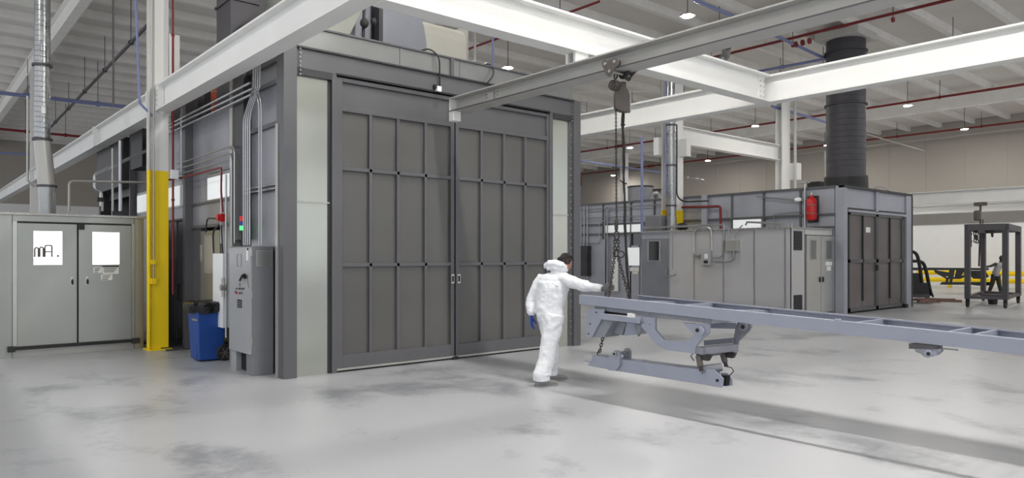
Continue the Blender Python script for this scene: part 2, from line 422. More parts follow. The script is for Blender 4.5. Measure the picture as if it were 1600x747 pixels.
# personnel door
d = bp('side_door', 'steel_room', XS-.02, XS+.04, 12.45, 13.45, 0.05, 2.14)
B(XS-.035, XS-.02, 12.73, 13.22, 1.40, 2.06).build('window_frame', 'galv_d', d)
B(XS-.04, XS-.03, 12.80, 13.15, 1.46, 2.0).build('pane', 'low_door', d)
m = MB().cyl((XS-.06, 12.58, 1.05), (XS-.06, 12.58, 1.25), .012, n=8); m.box(XS-.06, XS-.02, 12.57, 12.6, 1.04, 1.06); m.box(XS-.06, XS-.02, 12.57, 12.6, 1.24, 1.26)
m.build('handle', 'galv', d)
B(XS-.035, XS-.02, 13.42, 13.47, 1.6, 1.9).build('hinge', 'galv', d)
# dark opening with black door
d = bp('side_door', 'booth_dark', XS+.02, XS+.08, 14.2, 15.0, 0.05, 2.38, label='dark side door with black glass')
B(XS, XS+.02, 14.3, 14.95, 1.15, 2.1).build('pane', 'glass_dark', d)
B(XS, XS+.02, 14.3, 14.95, .1, .85).build('pane', 'glass_dark', d)
bp('threshold', 'booth_dark', 3.6, 4.2, 14.0, 15.4, 0, .04)
m = MB()
for k in range(10): m.box(3.62+k*.06, 3.66+k*.06, 13.72, 13.80, 0, .03)
m.build('floor_seal', 'rackpaint', bt)
# conduits on the side
def tubep(name, pts, r, mt='conduit', bend=.12, parent=bt, n=8, **k): return MB().tube(pts, r, n=n, bend=bend).build(name, mt, parent, smooth=True, **k)
for i in range(4):
    y = 10.32+i*.085
    tubep('conduit', [(3.99, y, 4.52), (3.99, y, 4.15)], .013)
for i in range(4):
    y = 10.72+i*.085
    tubep('conduit', [(3.99, 10.32+i*.085, 4.17), (3.99, y, 3.80), (3.99, y, 1.86)], .013, bend=.15)
for i in range(2):
    y = 10.24+i*.085
    tubep('conduit', [(3.98, y+.2, 4.17), (3.98, y, 3.95), (3.98, y, 1.86)], .013, bend=.15)
for i, z in enumerate((4.16, 4.08, 4.26)):
    tubep('conduit', [(3.95, 10.5+i*.05, z), (3.95, 15.4, z-.02*i)], .02, bend=0)
for i in range(3):
    tubep('conduit', [(3.96, 11.28+i*.13+(.35 if i == 2 else 0), 1.9), (3.96, 11.28+i*.13+(.35 if i == 2 else 0), 3.42-.1*i), (3.96, 14.3, 3.42-.1*i)], .013, bend=.14)
for z in (2.66, 2.72): tubep('conduit', [(4.04, 9.85, z), (4.04, 11.5, z)], .014)
tubep('conduit', [(3.95, 14.02, 2.6), (3.95, 14.02, 4.3)], .02)
tubep('conduit', [(3.96, 11.66, 0.4), (3.96, 11.66, 3.0)], .016)
tubep('conduit', [(3.96, 11.80, 1.6), (3.96, 11.9, 2.3), (3.96, 12.6, 2.34), (3.96, 12.65, 2.1)], .012, mt='black')
tubep('conduit', [(3.96, 12.25, 1.75), (3.96, 12.3, 2.1), (3.96, 12.0, 2.2)], .014, mt='black')
tubep('red_pipe', [(3.93, 11.72, 2.4), (3.93, 11.8, 2.75), (3.93, 11.78, 3.12), (3.93, 13.9, 3.13), (3.75, 14.3, 3.1)], .016, mt='darkred', bend=.06, label='red sprinkler pipe on the side wall')
m = MB().box(3.92, 4.0, 11.78, 11.92, 2.25, 2.38); m.cyl((3.92, 11.85, 2.32), (3.88, 11.85, 2.32), .05, n=12)
m.build('alarm_horn', 'red', bt, label='red alarm horn')
bp('white_cabinet', 'white_box', 3.93, XS, 11.72, 12.2, .55, 1.74, label='narrow white electrical cabinet on the side wall')
m = MB().cyl((3.9, 11.62, 1.05), (3.9, 11.62, 1.35), .03, n=8); m.cyl((3.86, 11.62, 1.2), (3.94, 11.62, 1.2), .05, n=10)
m.build('gauge', 'galv_d', bt)
# conduits over the header
def hcab(px, pts): tubep('flex_cable', pts, .012, mt='black', bend=.08)
xa = onY(680, 120, 9.5).x
tubep('flex_cable', [(6.32, 9.7, 4.97), (6.45, 9.6, 5.03), (6.58, 9.5, 4.9), (6.60, 9.52, 4.42)], .013, mt='black', bend=.12)
bp('junction_box', 'white_box', 6.54, 6.62, 9.5, 9.56, 4.34, 4.42)
bp('junction_box', 'black', 6.50, 6.56, 9.52, 9.57, 4.38, 4.44)
tubep('flex_cable', [(7.6, 9.7, 4.98), (7.72, 9.6, 5.0), (7.72, 9.5, 4.8), (7.55, 9.5, 4.62)], .013, mt='black', bend=.12)
tubep('conduit', [(6.2, 9.75, 5.0), (9.5, 9.75, 5.0)], .015)
for x in (6.32, 7.6, 7.35): tubep('conduit', [(x, 9.75, 4.98), (x+.1, 9.68, 5.02)], .012)

# ---- equipment on the booth roof
def roofthing(name, label, loc, cat): return thing(name, loc, label, cat)
h = roofthing('exhaust_hood', 'bright sloped sheet metal hood on the big booth roof corner', (4.6, 10.2, 4.55), 'duct')
MB().prism([onY(x, y, 10.0) for x, y in ((480, 95), (538, 85), (543, 60), (574, 0), (596, -45), (480, -45))], (0, 1.6, 0)).build('hood_shell', 'galv', h)
B(onY(545, 0, 10.3).x, 5.80, 10.3, 11.4, 4.56, 6.3).build('damper_box', 'duct_grey', h)
B(5.80, 5.87, 10.05, 10.2, 4.55, 6.3).build('support_post', 'booth_dark', h)
MB().tube([(5.55, 10.0, 6.3), (5.52, 10.05, 5.3), (5.56, 10.1, 4.56)], .025).build('rod', 'booth_dark', h)
m = MB().ell((5.5, 9.98, 5.32), ((.07,0,0),(0,.07,0),(0,0,.08)), 10, 6); m.ell((5.66, 9.98, 5.38), ((.05,0,0),(0,.05,0),(0,0,.06)), 10, 6)
m.build('damper_motor', 'rub', h, smooth=True)
dd = roofthing('air_duct', 'grey rounded sheet metal duct elbow on the booth roof beside the hood', (6.3, 10.5, 4.55), 'duct')
MB().prism([(5.95, 10.2, 4.55), (6.78, 10.2, 4.55), (6.80, 10.2, 5.3), (6.74, 10.2, 5.6), (6.62, 10.2, 5.85), (6.3, 10.2, 6.1), (5.95, 10.2, 6.2)], (0, 1.1, 0)).build('duct_shell', 'duct_grey', dd)
bb = roofthing('fan_housing', 'long off-white box duct on the booth roof, right of the grey elbow', (7.6, 11, 4.55), 'duct')
prof = [(0, 5.0), (0, 5.62)]+[(0.28-.28*math.cos(t*math.pi/10), 5.62+.28*math.sin(t*math.pi/10)) for t in range(1, 6)]+[(1.4, 5.9), (1.4, 5.0)]
MB().prism([(6.9, 10.6+a, z) for a, z in prof], (1.05, 0, 0)).build('housing', 'fan_beige', bb)
B(6.9, 7.97, 10.55, 12.0, 4.56, 5.0).build('base_frame', 'fan_beige', bb)
MB().box(7.95, 7.97, 10.58, 12.02, 4.95, 5.95).build('end_flange', 'galv_d', bb)
for i in range(3): MB().cyl((6.75, 10.5-.05*i, 5.12-.05*i), (8.0, 10.5-.05*i, 5.12-.05*i), .012, n=6).build('rod', 'galv_d', bb)
ds = roofthing('exhaust_stack', 'dark square exhaust stack rising from the booth roof behind the white beam', (4.5, 12.6, 4.55), 'duct')
B(4.22, 4.68, 12.2, 12.9, 4.17, 8.9).build('stack_shell', 'duct_dark', ds)
B(4.70, 5.25, 12.3, 13.0, 4.17, 8.9).build('stack_shell', 'duct_dark', ds)
for z in (5.2, 6.0, 6.8, 7.6): B(4.19, 4.70, 12.17, 12.93, z, z+.04).build('stack_flange', 'duct_dark', ds)
MB().tube([(4.9, 12.5, 5.6), (4.95, 12.5, 5.35), (5.0, 12.5, 5.5)], .02, bend=.1).build('cable', 'black', ds)
B(4.72, 4.95, 12.4, 12.6, 5.55, 5.95).build('control_box', 'black', ds)
ob = roofthing('orange_duct', 'rust orange round duct on the booth roof under the white beam', (4.7, 13.6, 4.55), 'duct')
MB().cyl((4.36, 13.15, 4.17), (4.36, 13.15, 5.1), .15, n=20).build('duct_shell', 'orange', ob, smooth=True)
for z in (4.42, 4.6): MB().cyl((4.36, 13.15, z), (4.36, 13.15, z+.015), .153, n=20).build('duct_band', 'galv', ob, smooth=True)
gb = roofthing('roof_fan_box', 'dark grey fan boxes on the booth roof near the yellow column', (4.4, 14.5, 4.45), 'fan box')
B(4.2, 4.5, 13.5, 13.9, 4.17, 4.75).build('fan_box', 'booth_dark', gb)
B(4.2, 4.9, 14.6, 15.6, 4.17, 5.0).build('fan_box', 'duct_dark', gb)
MB().cyl((4.12, 14.4, 4.2), (4.12, 14.4, 4.5), .07, n=10).build('filter_bowl', 'galv_d', gb, smooth=True)

# ================================================================= STEEL ROOM AT LEFT
sr = thing('steel_room', (1.0, 14.45, 0), 'low satin steel mixing room with double windowed doors, left of the yellow column', 'room')
YF = 14.45
def sp(n, mt, *a, **k): return B(*a).build(n, mt, k.pop('parent', sr), **k)
for a, b in ((-1.5, -.1), (-.09, 1.42)): sp('wall_panel', 'steel_room', a, b, YF, YF+.1, 0, 2.38)
sp('wall_panel', 'steel_room', 3.27, 3.42, YF, YF+.1, 0, 2.38)
sp('wall_panel', 'steel_room', 3.32, 3.42, YF+.1, 18.4, 0, 2.38)
sp('lintel_panel', 'steel_room', 1.43, 3.26, YF, YF+.1, 2.285, 2.38)
sp('roof_panel', 'galv_d', -1.5, 3.42, YF+.1, 18.4, 2.36, 2.40)
sp('roof_cap', 'galv_d', -1.5, 3.46, YF-.03, YF+.12, 2.385, 2.425)
m = MB()
for k in range(34): m.cyl((-1.3+k*.14, YF-.031, 2.405), (-1.3+k*.14, YF-.04, 2.405), .012, n=6)
m.build('bolt_row', 'galv', sr)
sp('door_frame', 'galv', 1.43, 1.49, YF-.02, YF+.05, 0.2, 2.28); sp('door_frame', 'galv', 3.215, 3.26, YF-.02, YF+.05, 0.2, 2.28)
sp('door_frame', 'black', 1.49, 3.215, YF-.015, YF+.05, 2.255, 2.275)
sp('dark_gap_sheet', 'black', 1.5, 3.21, YF+.012, YF+.02, .19, 2.26)  # black sheet behind the leaves, paints the shade of their gap
sp('sill_panel', 'galv_d', 1.43, 3.26, YF+.02, YF+.08, 0, .13)
tb = sp('kick_rail', 'black', 1.42, 3.29, YF-.07, YF-.01, .135, .185)
B(1.36, 1.46, YF-.09, YF, .11, .20).build('end_cap', 'rub', tb); B(3.22, 3.34, YF-.09, YF, .11, .20).build('end_cap', 'rub', tb)
for x0, x1, w0, w1, hx in ((1.495, 2.352, 1.72, 2.13, 2.27), (2.378, 3.21, 2.59, 3.01, 2.50)):
    d = sp('door', 'steel_room', x0, x1, YF-.03, YF+.01, .19, 2.25, bevel=.004)
    m = MB(); m.box(w0-.02, w1+.02, YF-.036, YF-.03, 2.12, 2.14); m.box(w0-.02, w1+.02, YF-.036, YF-.03, 1.53, 1.55); m.box(w0-.02, w0, YF-.036, YF-.03, 1.55, 2.12); m.box(w1, w1+.02, YF-.036, YF-.03, 1.55, 2.12)
    m.build('window_frame', 'galv_d', d)
    B(w0, w1, YF-.034, YF-.031, 1.55, 2.12).build('pane', 'glow', d, label='brightly lit window pane')
    B(hx-.022, hx+.022, YF-.045, YF-.03, 1.19, 1.34).build('handle_plate', 'galv', d)
    MB().ell((hx+.01, YF-.06, 1.25), ((.018,0,0),(0,.02,0),(0,0,.05)), 8, 6).build('handle', 'black', d, smooth=True)
    if x0 < 2:
        m = MB()
        for cx, w_, h_ in ((1.76, .05, .16), (1.83, .05, .17), (1.93, .10, .2)):
            m.tube([(cx-w_/2, YF-.04, 1.68), (cx-w_/2, YF-.04, 1.68+h_), (cx+w_/2, YF-.04, 1.68+h_), (cx+w_/2, YF-.04, 1.68)], .013, n=6, bend=.03)
        m.box(1.87, 1.99, YF-.044, YF-.036, 1.76, 1.78); m.ell((2.07, YF-.04, 1.70), ((.02,0,0),(0,.005,0),(0,0,.02)), 8, 5)
        m.build('pipework', 'hoist', d, label='grey pipework seen through the window')
m = MB().box(2.38, 2.46, YF-.08, YF-.02, 2.16, 2.27); m.cyl((2.42, YF-.08, 2.22), (2.42, YF-.1, 2.22), .04, n=10); m.build('door_closer', 'rub', sr)
for a, b, z0, z1 in ((2.60, 2.74, 1.40, 1.50), (2.745, 3.0, 1.38, 1.50), (2.72, 2.9, 1.27, 1.37)):
    s_ = sp('door_sign', 'paper', a, b, YF-.036, YF-.031, z0, z1, label='small white paper door sign')
    m = MB()
    for k in range(3): m.box(a+.02, b-.03-.02*k, YF-.038, YF-.036, z1-.03-.03*k, z1-.018-.03*k)
    m.build('print', 'ink', s_)
m = MB()
m = B(2.745, 3.0, YF-.037, YF-.034, 1.5, 1.525).build('sign_strip', 'ink', sr)
# pipes over that room
MBp = thing('pipe_run', (2.5, 15.2, 2.4), 'thin grey pipes on the steel room roof beside the duct', 'pipe')
MB().tube([onY(108, 330, 15.2), onY(108, 283, 15.2), onY(228, 285, 15.2)], .022, bend=.08).build('pipe', 'galv_d', MBp, smooth=True)
MB().tube([onY(158, 322, 15.6), onY(158, 298, 15.6), onY(148, 296, 15.6), onY(148, 272, 15.6), onX(228, 236, 3.8)], .03, bend=.06).build('pipe', 'conduit', MBp, smooth=True)
MB().tube([onY(176, 330, 15.6), onY(176, 232, 15.6)], .02).build('pipe', 'galv_d', MBp)
MB().tube([onY(188, 330, 15.3), onY(188, 220, 15.3)], .03).build('pipe', 'conduit', MBp)
MB().tube([onY(160, 330, 15.9), onY(160, 312, 15.9)], .02).build('pipe', 'galv_d', MBp)
B(*(lambda p: (p.x-.06, p.x+.06, p.y-.04, p.y+.04, p.z-.04, p.z+.04))(onY(157, 312, 15.6))).build('spot_lamp', 'black', MBp)
# vertical spiral duct
vd = thing('spiral_duct', (1.95, 15.4, 2.4), 'tall spiral steel duct rising from the steel room roof to the ceiling', 'duct')
a0, a1 = onY(66, 0, 15.2), onY(66, 215, 15.2)
rr = .125
m = MB().cyl((a0.x, 15.2, 9.0), (a0.x, 15.2, 3.75), rr, n=20)
m.build('duct_pipe', 'duct', vd, smooth=True)
m = MB()
z = 3.8
while z < 9: m.torus((a0.x, 15.2, z), (0.1, 0, 1), rr+.002, .004, n=20, m=4); z += .09
m.build('spiral_seam', 'duct', vd)
p1 = onY(70, 298, 15.2)
MB().cyl((a0.x, 15.2, 3.75), (p1.x+.03, 15.2, 2.95), rr+.01, .14, n=20).build('reducer', 'galv_d', vd, smooth=True)
MB().cyl((p1.x+.03, 15.2, 2.95), (p1.x+.04, 15.2, 2.4), .14, .13, n=20).build('duct_pipe', 'duct', vd, smooth=True)
for zz, xx in ((5.1, a0.x), (3.78, a0.x), (2.95, p1.x+.03)): MB().cyl((xx, 15.2, zz-.02), (xx, 15.2, zz+.02), .16, n=20).build('clamp_ring', 'duct_dark', vd, smooth=True)
m = MB().box(a0.x-.03, a0.x+.03, 15.2-.16, 15.2-.11, 4.22, 4.34); m.build('damper_handle', 'paper', vd)

# ================================================================= COLUMNS
def column(x, y, top, label, yz=3.24, w_=.30, d_=.28, group=None, brackets=()):
    c = thing('steel_column', (x, y, 0), label, 'column', group)
    def hsec(z0, z1, n, mt):
        m = MB(); h = w_/2; q = d_/2
        m.box(x-h, x+h, y-q, y-q+.025, z0, z1); m.box(x-h, x+h, y+q-.025, y+q, z0, z1); m.box(x-.015, x+.015, y-q+.025, y+q-.025, z0, z1)
        return m.build(n, mt, c)
    hsec(0.02, yz, 'painted_base', 'yellow'); hsec(yz, top, 'column_shaft', 'white_steel')
    B(x-.2, x+.2, y-.2, y+.2, 0, .02).build('base_plate', 'yellow', c)
    return c
c1 = column(3.58, 14.15, 8.4, 'white steel column with yellow painted base between steel room and big booth')
# closed faces with pipes on the column's left
MB().tube([(3.40, 14.0, .05), (3.40, 14.0, 8.4)], .028, n=10).build('conduit_pipe', 'white_dull', c1, smooth=True)
MB().tube([(3.40, 13.99, .02), (3.40, 13.99, 3.24)], .03, n=10).build('conduit_pipe', 'yellow', c1, smooth=True)
MB().tube([(3.47, 13.97, 1.2), (3.47, 13.97, 8.4)], .015, n=6).build('conduit_pipe', 'galv_d', c1, smooth=True)
MB().box(3.42, 3.5, 13.93, 14.0, 1.55, 1.63).build('hook_bracket', 'yellow', c1)
MB().box(3.42, 3.5, 13.90, 14.0, 1.2, 1.3).build('hook_bracket', 'yellow', c1)
MB().tube([(3.79, 13.95, 1.0), (3.79, 13.95, 8.4)], .02, n=8).build('sprinkler_riser', 'darkred', c1, smooth=True, label='dark red sprinkler riser')
for z in (2.7, 4.1, 5.7, 6.6): MB().cyl((3.79, 13.95, z), (3.79, 13.95, z+.04), .03, n=8).build('coupling', 'darkred', c1)
B(3.74, 3.86, 13.86, 13.94, 3.1, 3.26).build('junction_box', 'white_box', c1)
B(3.74, 3.92, 14.0, 14.3, 4.95, 5.75).build('bracket', 'white_steel', c1)
MB().prism([(3.66, 13.98, 4.95), (3.96, 13.98, 4.95), (3.96, 13.98, 4.9), (3.80, 13.98, 4.7), (3.66, 13.98, 4.7)], (0, .3, 0)).build('bracket', 'white_steel', c1)
c2 = column(20.42, 15.35, 8.4, 'white column with yellow band rising behind the low grey room, beside a steel duct', yz=3.28, w_=.82, d_=.3)
MB().box(20.6, 20.85, 14.9, 15.2, 5.15, 5.75).build('bracket', 'white_steel', c2)
MB().box(19.7, 19.95, 15.4, 15.6, 5.15, 5.75).build('bracket', 'white_steel', c2)
c3 = column(27.75, 15.3, 8.4, 'white column behind the far grey booth, left of its dark stack', w_=.62, d_=.3)
MB().box(28.5, 28.9, 15.1, 15.4, 4.9, 5.6).build('bracket', 'white_steel', c3)
MB().tube([(28.2, 15.0, 0.2), (28.2, 15.0, 8.4)], .06, n=8).build('conduit_pipe', 'white_dull', c3, smooth=True)
column(3.7, 30.6, 8.4, 'distant white column behind the spiral duct')
column(36.0, 30.9, 8.4, 'distant grey-white column seen behind the hoist chain', w_=.5)
column(19.8, -0.9, 8.4, 'yellow based column outside the view to the right')
column(11.7, 17.6, 8.4, 'yellow based column hidden behind the big booth')

# ================================================================= CRANE STEELWORK
def beam(name, p0, p1, label, wd=.25, dp=.46, mt='white_steel', extra=None):
    o = thing(name, tuple((V(p0)+V(p1))/2), label, 'beam')
    MB().ibeam(p0, p1, wd, dp).build('i_beam', mt, o)
    return o
ZB = 4.31
bA = beam('crane_beam', (3.62, -9, ZB), (3.62, 13.98, ZB), 'white I-beam running from the yellow column forward over the booth corner')
bA2 = beam('crane_beam', (3.66, 14.32, ZB), (3.66, 46, ZB), 'white I-beam continuing into the distance left of the yellow column')
for y in (14.6, 19.4): B(3.5, 3.82, y, y+.06, ZB, ZB+.46).build('stiffener', 'white_steel', bA2)
m = MB()
for k in range(4): m.cyl((3.5, 13.85, ZB+.1+k*.08), (3.47, 13.85, ZB+.1+k*.08), .018, n=6)
B(3.5, 3.60, 13.8, 13.98, ZB+.03, ZB+.43).build('end_plate', 'white_steel', bA); m.build('bolt_row', 'white_dull', bA)
bB = beam('crane_beam', (3.76, 6.53, ZB), (11.2, 6.53, ZB), 'white I-beam crossing in front of the booth top, parallel to its doors')
m = MB()
for k in range(4):
    for dx in (0, .1): m.cyl((11.05+dx, 6.52, ZB+.09+k*.085), (11.05+dx, 6.48, ZB+.09+k*.085), .014, n=6)
B(11.0, 11.19, 6.50, 6.52, ZB+.03, ZB+.43).build('end_plate', 'white_steel', bB); m.build('bolt_row', 'white_dull', bB)
bC = beam('crane_beam', (11.33, -9, ZB), (11.33, 22, ZB), 'white I-beam at right crossing above the worker and past the dark stack')
bD = beam('crane_beam', (20.85, 15.35, 5.62), (27.4, 15.35, 5.62), 'higher white beam spanning between the two far columns', wd=.3, dp=.62)
# trolley (monorail) beam
TX, TZ = 6.68, 3.95
tb = thing('monorail_beam', (TX, 3, TZ), 'light grey hoist rail hanging under the white beams, ending before the booth doors', 'rail')
MB().ibeam((TX, -7, TZ), (TX, 9.17, TZ), .30, .22, tf=.018, tw=.02).build('i_beam', 'runway', tb)
MB().box(TX-.153, TX-.148, -7, 9.17, TZ-.002, TZ+.014).build('flange_edge', 'rackpaint', tb, label='dark strip along the lower flange edge')  # thin dark strip along the near lower edge
B(TX-.15, TX-.01, 9.05, 9.17, TZ-.15, TZ).build('end_stop', 'white_steel', tb, label='white end stop block')
B(TX-.14, TX+.14, 9.16, 9.18, TZ, TZ+.22).build('end_plate', 'white_steel', tb)
B(TX-.045, TX-.01, 8.2, 8.34, TZ+.05, TZ+.17).build('splice_plate', 'runway', tb)
m = MB()
for y in (8.14, 8.22, 8.32, 8.40):
    for z in (.06, .11, .16): m.cyl((TX-.01, y, TZ+z), (TX-.03, y, TZ+z), .010, n=6)
m.build('bolt_row', 'galv_d', tb)
for y in (6.46, 6.6): B(TX-.12, TX+.12, y-.02, y+.02, TZ+.22, ZB).build('hanger_clamp', 'white_steel', tb)
# distant runway beams at right
rb = thing('far_runway_beam', (31.5, 10, 3.9), 'distant white crane runway beam above the far rack', 'beam')
MB().ibeam((31.5, -8, 3.75), (31.5, 22, 3.75), .3, .52).build('i_beam', 'white_steel', rb)
rb2 = thing('far_runway_beam', (33.5, 10, 3.6), 'thinner distant white beam just behind and below the runway beam', 'beam')
MB().ibeam((34.5, -8, 3.55), (34.5, 22, 3.55), .3, .38).build('i_beam', 'white_steel', rb2)

# ================================================================= HOIST
HY0 = 5.90
ho = thing('chain_hoist', (TX, HY0, TZ), 'dark grey electric chain hoist and trolley hanging from the grey rail, with hook and chains', 'hoist')
Zv = V((0, 0, 1))
def hp_(x, y, t=0.0): return onX(x, y, TX+t)           # point on the hoist's own plane X = TX
pl = [(940,100),(941,95),(944.5,92.5),(949,94.5),(955,93.5),(959,90.5),(963,91),(966,96),(965.5,102),(961,106),(955.5,113),(953,118.5),(950,119.5),(946.5,117),(944,109),(941,104)]
MB().prism([hp_(x, y, -.19) for x, y in pl], (.018, 0, 0)).build('trolley_plate', 'hoist', ho, bevel=.003)
MB().prism([hp_(x, y, -.19)+V((.36, 0, 0)) for x, y in pl], (.018, 0, 0)).build('trolley_plate', 'hoist', ho, bevel=.003)
tc_ = hp_(953, 102, -.19)
for dy in (-.075, .075):
    for xx in (TX-.165, TX+.125): MB().cyl((xx, tc_.y+dy, TZ+.058), (xx+.04, tc_.y+dy, TZ+.058), .04, n=16).build('trolley_wheel', 'chain', ho, smooth=True)
    MB().cyl((TX-.205, tc_.y+dy, tc_.z+.03), (TX-.19, tc_.y+dy, tc_.z+.03), .018, n=12).build('wheel_hub', 'galv_d', ho, smooth=True)
pb_ = hp_(951.5, 111, -.2); MB().cyl(pb_, pb_+V((.42, 0, 0)), .018, n=12).build('load_pin', 'galv_d', ho, smooth=True)
MB().prism([hp_(x, y, .05) for x, y in ((963, 112), (982.5, 108), (975, 122.5), (969, 123), (966, 118))], (.05, 0, 0)).build('cable_guard', 'black', ho)
MB().tube([hp_(964, 113, .0), hp_(986, 113.5, .0)], .008, n=6).build('guide_rod', 'chain', ho)
hc_ = hp_(962, 119); MB().torus(hc_, (0, 1, .2), .026, .009, n=16, m=8, sx=1.4, up=(0, 0, 1)).build('suspension_hook', 'chain', ho, smooth=True)
side = L(1, 0, 0).normalized(); dep = L(0, 1, 0).normalized()
mc = hp_(966, 135); mdv = (side*-1-dep*.9).normalized()
MB().cyl(mc, mc+mdv*.115, .060, n=20).build('motor', 'hoist', ho, smooth=True)
m = MB(); pe = mdv.orthogonal().normalized(); pf = mdv.cross(pe)
for k in range(12):
    t = 2*math.pi*k/12; c = mc+pe*math.cos(t)*.06+pf*math.sin(t)*.06; m.cyl(c+mdv*.01, c+mdv*.11, .006, n=4)
m.build('cooling_fin', 'hoist', ho)
MB().cyl(mc+mdv*.115, mc+mdv*.125, .058, .05, n=20).build('fan_cover', 'chain', ho, smooth=True)
MB().torus(mc+mdv*.126, mdv, .034, .006, n=18).build('cover_ring', 'hoist', ho); MB().cyl(mc+mdv*.12, mc+mdv*.135, .016, n=12).build('shaft_cap', 'hoist', ho)
pl = [(960,146),(961,139),(964,137),(967,131),(974,132),(977,137),(981,143),(983,150),(983.5,173),(982,175.2),(976,175.5),(968,174),(961.5,170),(960,167)]
q = [hp_(x, y) for x, y in pl]; MB().prism([p-dep*.05 for p in q], dep*.12).build('chain_container', 'hoist', ho, bevel=.008)
q = [hp_(x, y) for x, y in ((981,143),(984,146),(985.3,152),(985.3,175.5),(983,175.3),(983,150))]; MB().prism([p-dep*.045 for p in q], dep*.11).build('container_edge', 'runway', ho, bevel=.003)
g0 = hp_(964, 133)+dep*.03; MB().cyl(g0, g0+side*.11, .048, n=16).build('gearbox', 'hoist', ho, smooth=True)
def chain(m, a, b, link, r, n=10):
    a = V(a); b = V(b); dv = b-a; k = max(2, int(dv.length/(link*.72))); ax = dv.normalized(); s1 = ax.orthogonal().normalized(); s2 = ax.cross(s1)
    for i in range(k+1):
        c = a+dv*(i/k); m.torus(c, s1 if i % 2 else s2, link*.30, r, n=n, m=5, sx=1.67, up=ax)
    return m
chain(MB(), hp_(962.3, 170), hp_(963.3, 345), .032, .0052, 8).build('load_chain', 'chain', ho, kind='stuff')
def hq(y0, y1, r0, r1, nm='hook_block', x=963): MB().cyl(hp_(x, y0), hp_(x, y1), r0, r1, n=12).build(nm, 'chain', ho, smooth=True)
hq(342, 346, .014, .024); hq(346, 358, .024, .022); hq(358, 362, .022, .012)
MB().torus(hp_(963.5, 368), dep, .032, .009, n=18, m=6, sx=1.55, up=(0, 0, 1)).build('hook', 'chain', ho, smooth=True)
chain(MB(), hp_(961, 373), hp_(960.5, 393), .052, .007).build('sling_chain', 'chain', ho, kind='stuff')
chain(MB(), hp_(966, 373), hp_(966, 393), .052, .007).build('sling_chain', 'chain', ho, kind='stuff')
MB().torus(hp_(970.5, 397.5), dep, .038, .009, n=18, m=6).build('sling_ring', 'chain', ho, smooth=True)
MB().torus(hp_(962.5, 396), dep, .030, .009, n=16, m=6, sx=1.3, up=(0, 0, 1)).build('sling_ring', 'chain', ho, smooth=True)
for k, (r_, pts) in enumerate(((.0105, [(973,174),(971,192),(974.5,216),(973.5,250),(976,300),(975.5,330),(978,360),(979,400),(984,466)]),
                  (.0105, [(975,174),(974.5,192),(972,216),(976.5,250),(974,285),(978,330),(976,360),(981,410),(982,466)]),
                  (.008, [(974,174),(973,196),(976.5,230),(974.5,270),(977,310),(974.5,345),(977.5,380),(978,420),(985,466)]))):
    MB().tube([hp_(x, y, .03+.02*k) for x, y in pts], r_, n=8, bend=.12).build('power_cable', 'black', ho, smooth=True)
m = MB().torus(hp_(973.2, 195, .05), Zv, .022, .009, n=12); m.torus(hp_(976, 287, .05), Zv, .022, .008, n=12); m.cyl(hp_(969, 282, .05), hp_(976, 287, .05), .008, n=6)
m.build('cable_tie', 'rub', ho)
hk = hp_(963, 400)

# ================================================================= CHASSIS
NO, NE = P(905, 460.5, 8.61), P(1600, 531, 5.20)
cu = (NE-NO).normalized(); ct = V((-cu.y, cu.x, 0)).normalized()
if ct.dot(F) < 0: ct = -ct
chh = cu.cross(ct); chh = chh if chh.z > 0 else -chh
ch = thing('truck_chassis', tuple(NO), 'long primer-grey truck chassis frame hanging from the hoist beside the worker', 'chassis')
RH = .111
def Q(s, t, h): return NO+cu*s+ct*t+chh*h
def sh(x, y, t=0.0):
    o = V((0, 0, EYE)); r = ray(x, y); n = ct; p0 = NO+ct*t
    k = (p0-o).dot(n)/r.dot(n); p = o+r*k-NO
    return p.dot(cu), p.dot(chh)
def cpoly(name, pts, t0, t1, mt='primer', bevel=.0, label=None, parent=None):
    q = [Q(*(lambda a: (a[0], t0, a[1]))(sh(x, y, t0))) for x, y in pts]
    return MB().prism(q, ct*(t1-t0)).build(name, mt, parent or ch, bevel=bevel, label=label)
LEN = 6.4; WD = .68
def cbox(m, s0, s1, t0, t1, h0, h1):
    m.prism([Q(s0, t0, h0), Q(s1, t0, h0), Q(s1, t0, h1), Q(s0, t0, h1)], ct*(t1-t0)); return m
for t0, sg in ((0, 1), (WD, -1)):
    m = MB(); s0 = 0 if sg > 0 else .35
    cbox(m, s0, LEN, t0, t0+sg*.012, -RH, 0); cbox(m, s0, LEN, t0+sg*.012, t0+sg*.07, -.012, 0); cbox(m, s0, LEN, t0+sg*.012, t0+sg*.07, -RH, -RH+.012)
    m.build('side_rail', 'primer', ch)
for x in (1473, 1514, 1058, 1330):
    s = sh(x, 500 if x > 1400 else 470)[0]; m = cbox(MB(), s, s+.02, .012, WD-.012, -.08, -.004); cbox(m, s, s+.06, .012, WD-.012, -.08, -.07)
    m.build('cross_member', 'primer', ch)
for s in (1.75, .6):
    m = MB().prism([Q(s, .02, -.03), Q(s+.05, .02, -.03), Q(s+.35, WD-.02, -.03), Q(s+.30, WD-.02, -.03)], -chh*.05); m.build('cross_member', 'primer', ch)
s = sh(1306, 498)[0]; MB().cyl(Q(s, .035, 0), Q(s, .035, .012), .03, n=12).build('bolt_cap', 'primer', ch)
cbox(MB(), sh(924, 478)[0], sh(1107, 505)[0], .05, .60, -RH-.055, -RH).build('sub_frame', 'primer_d', ch, bevel=.003)  # darker primer puts the underside's shade into the colour
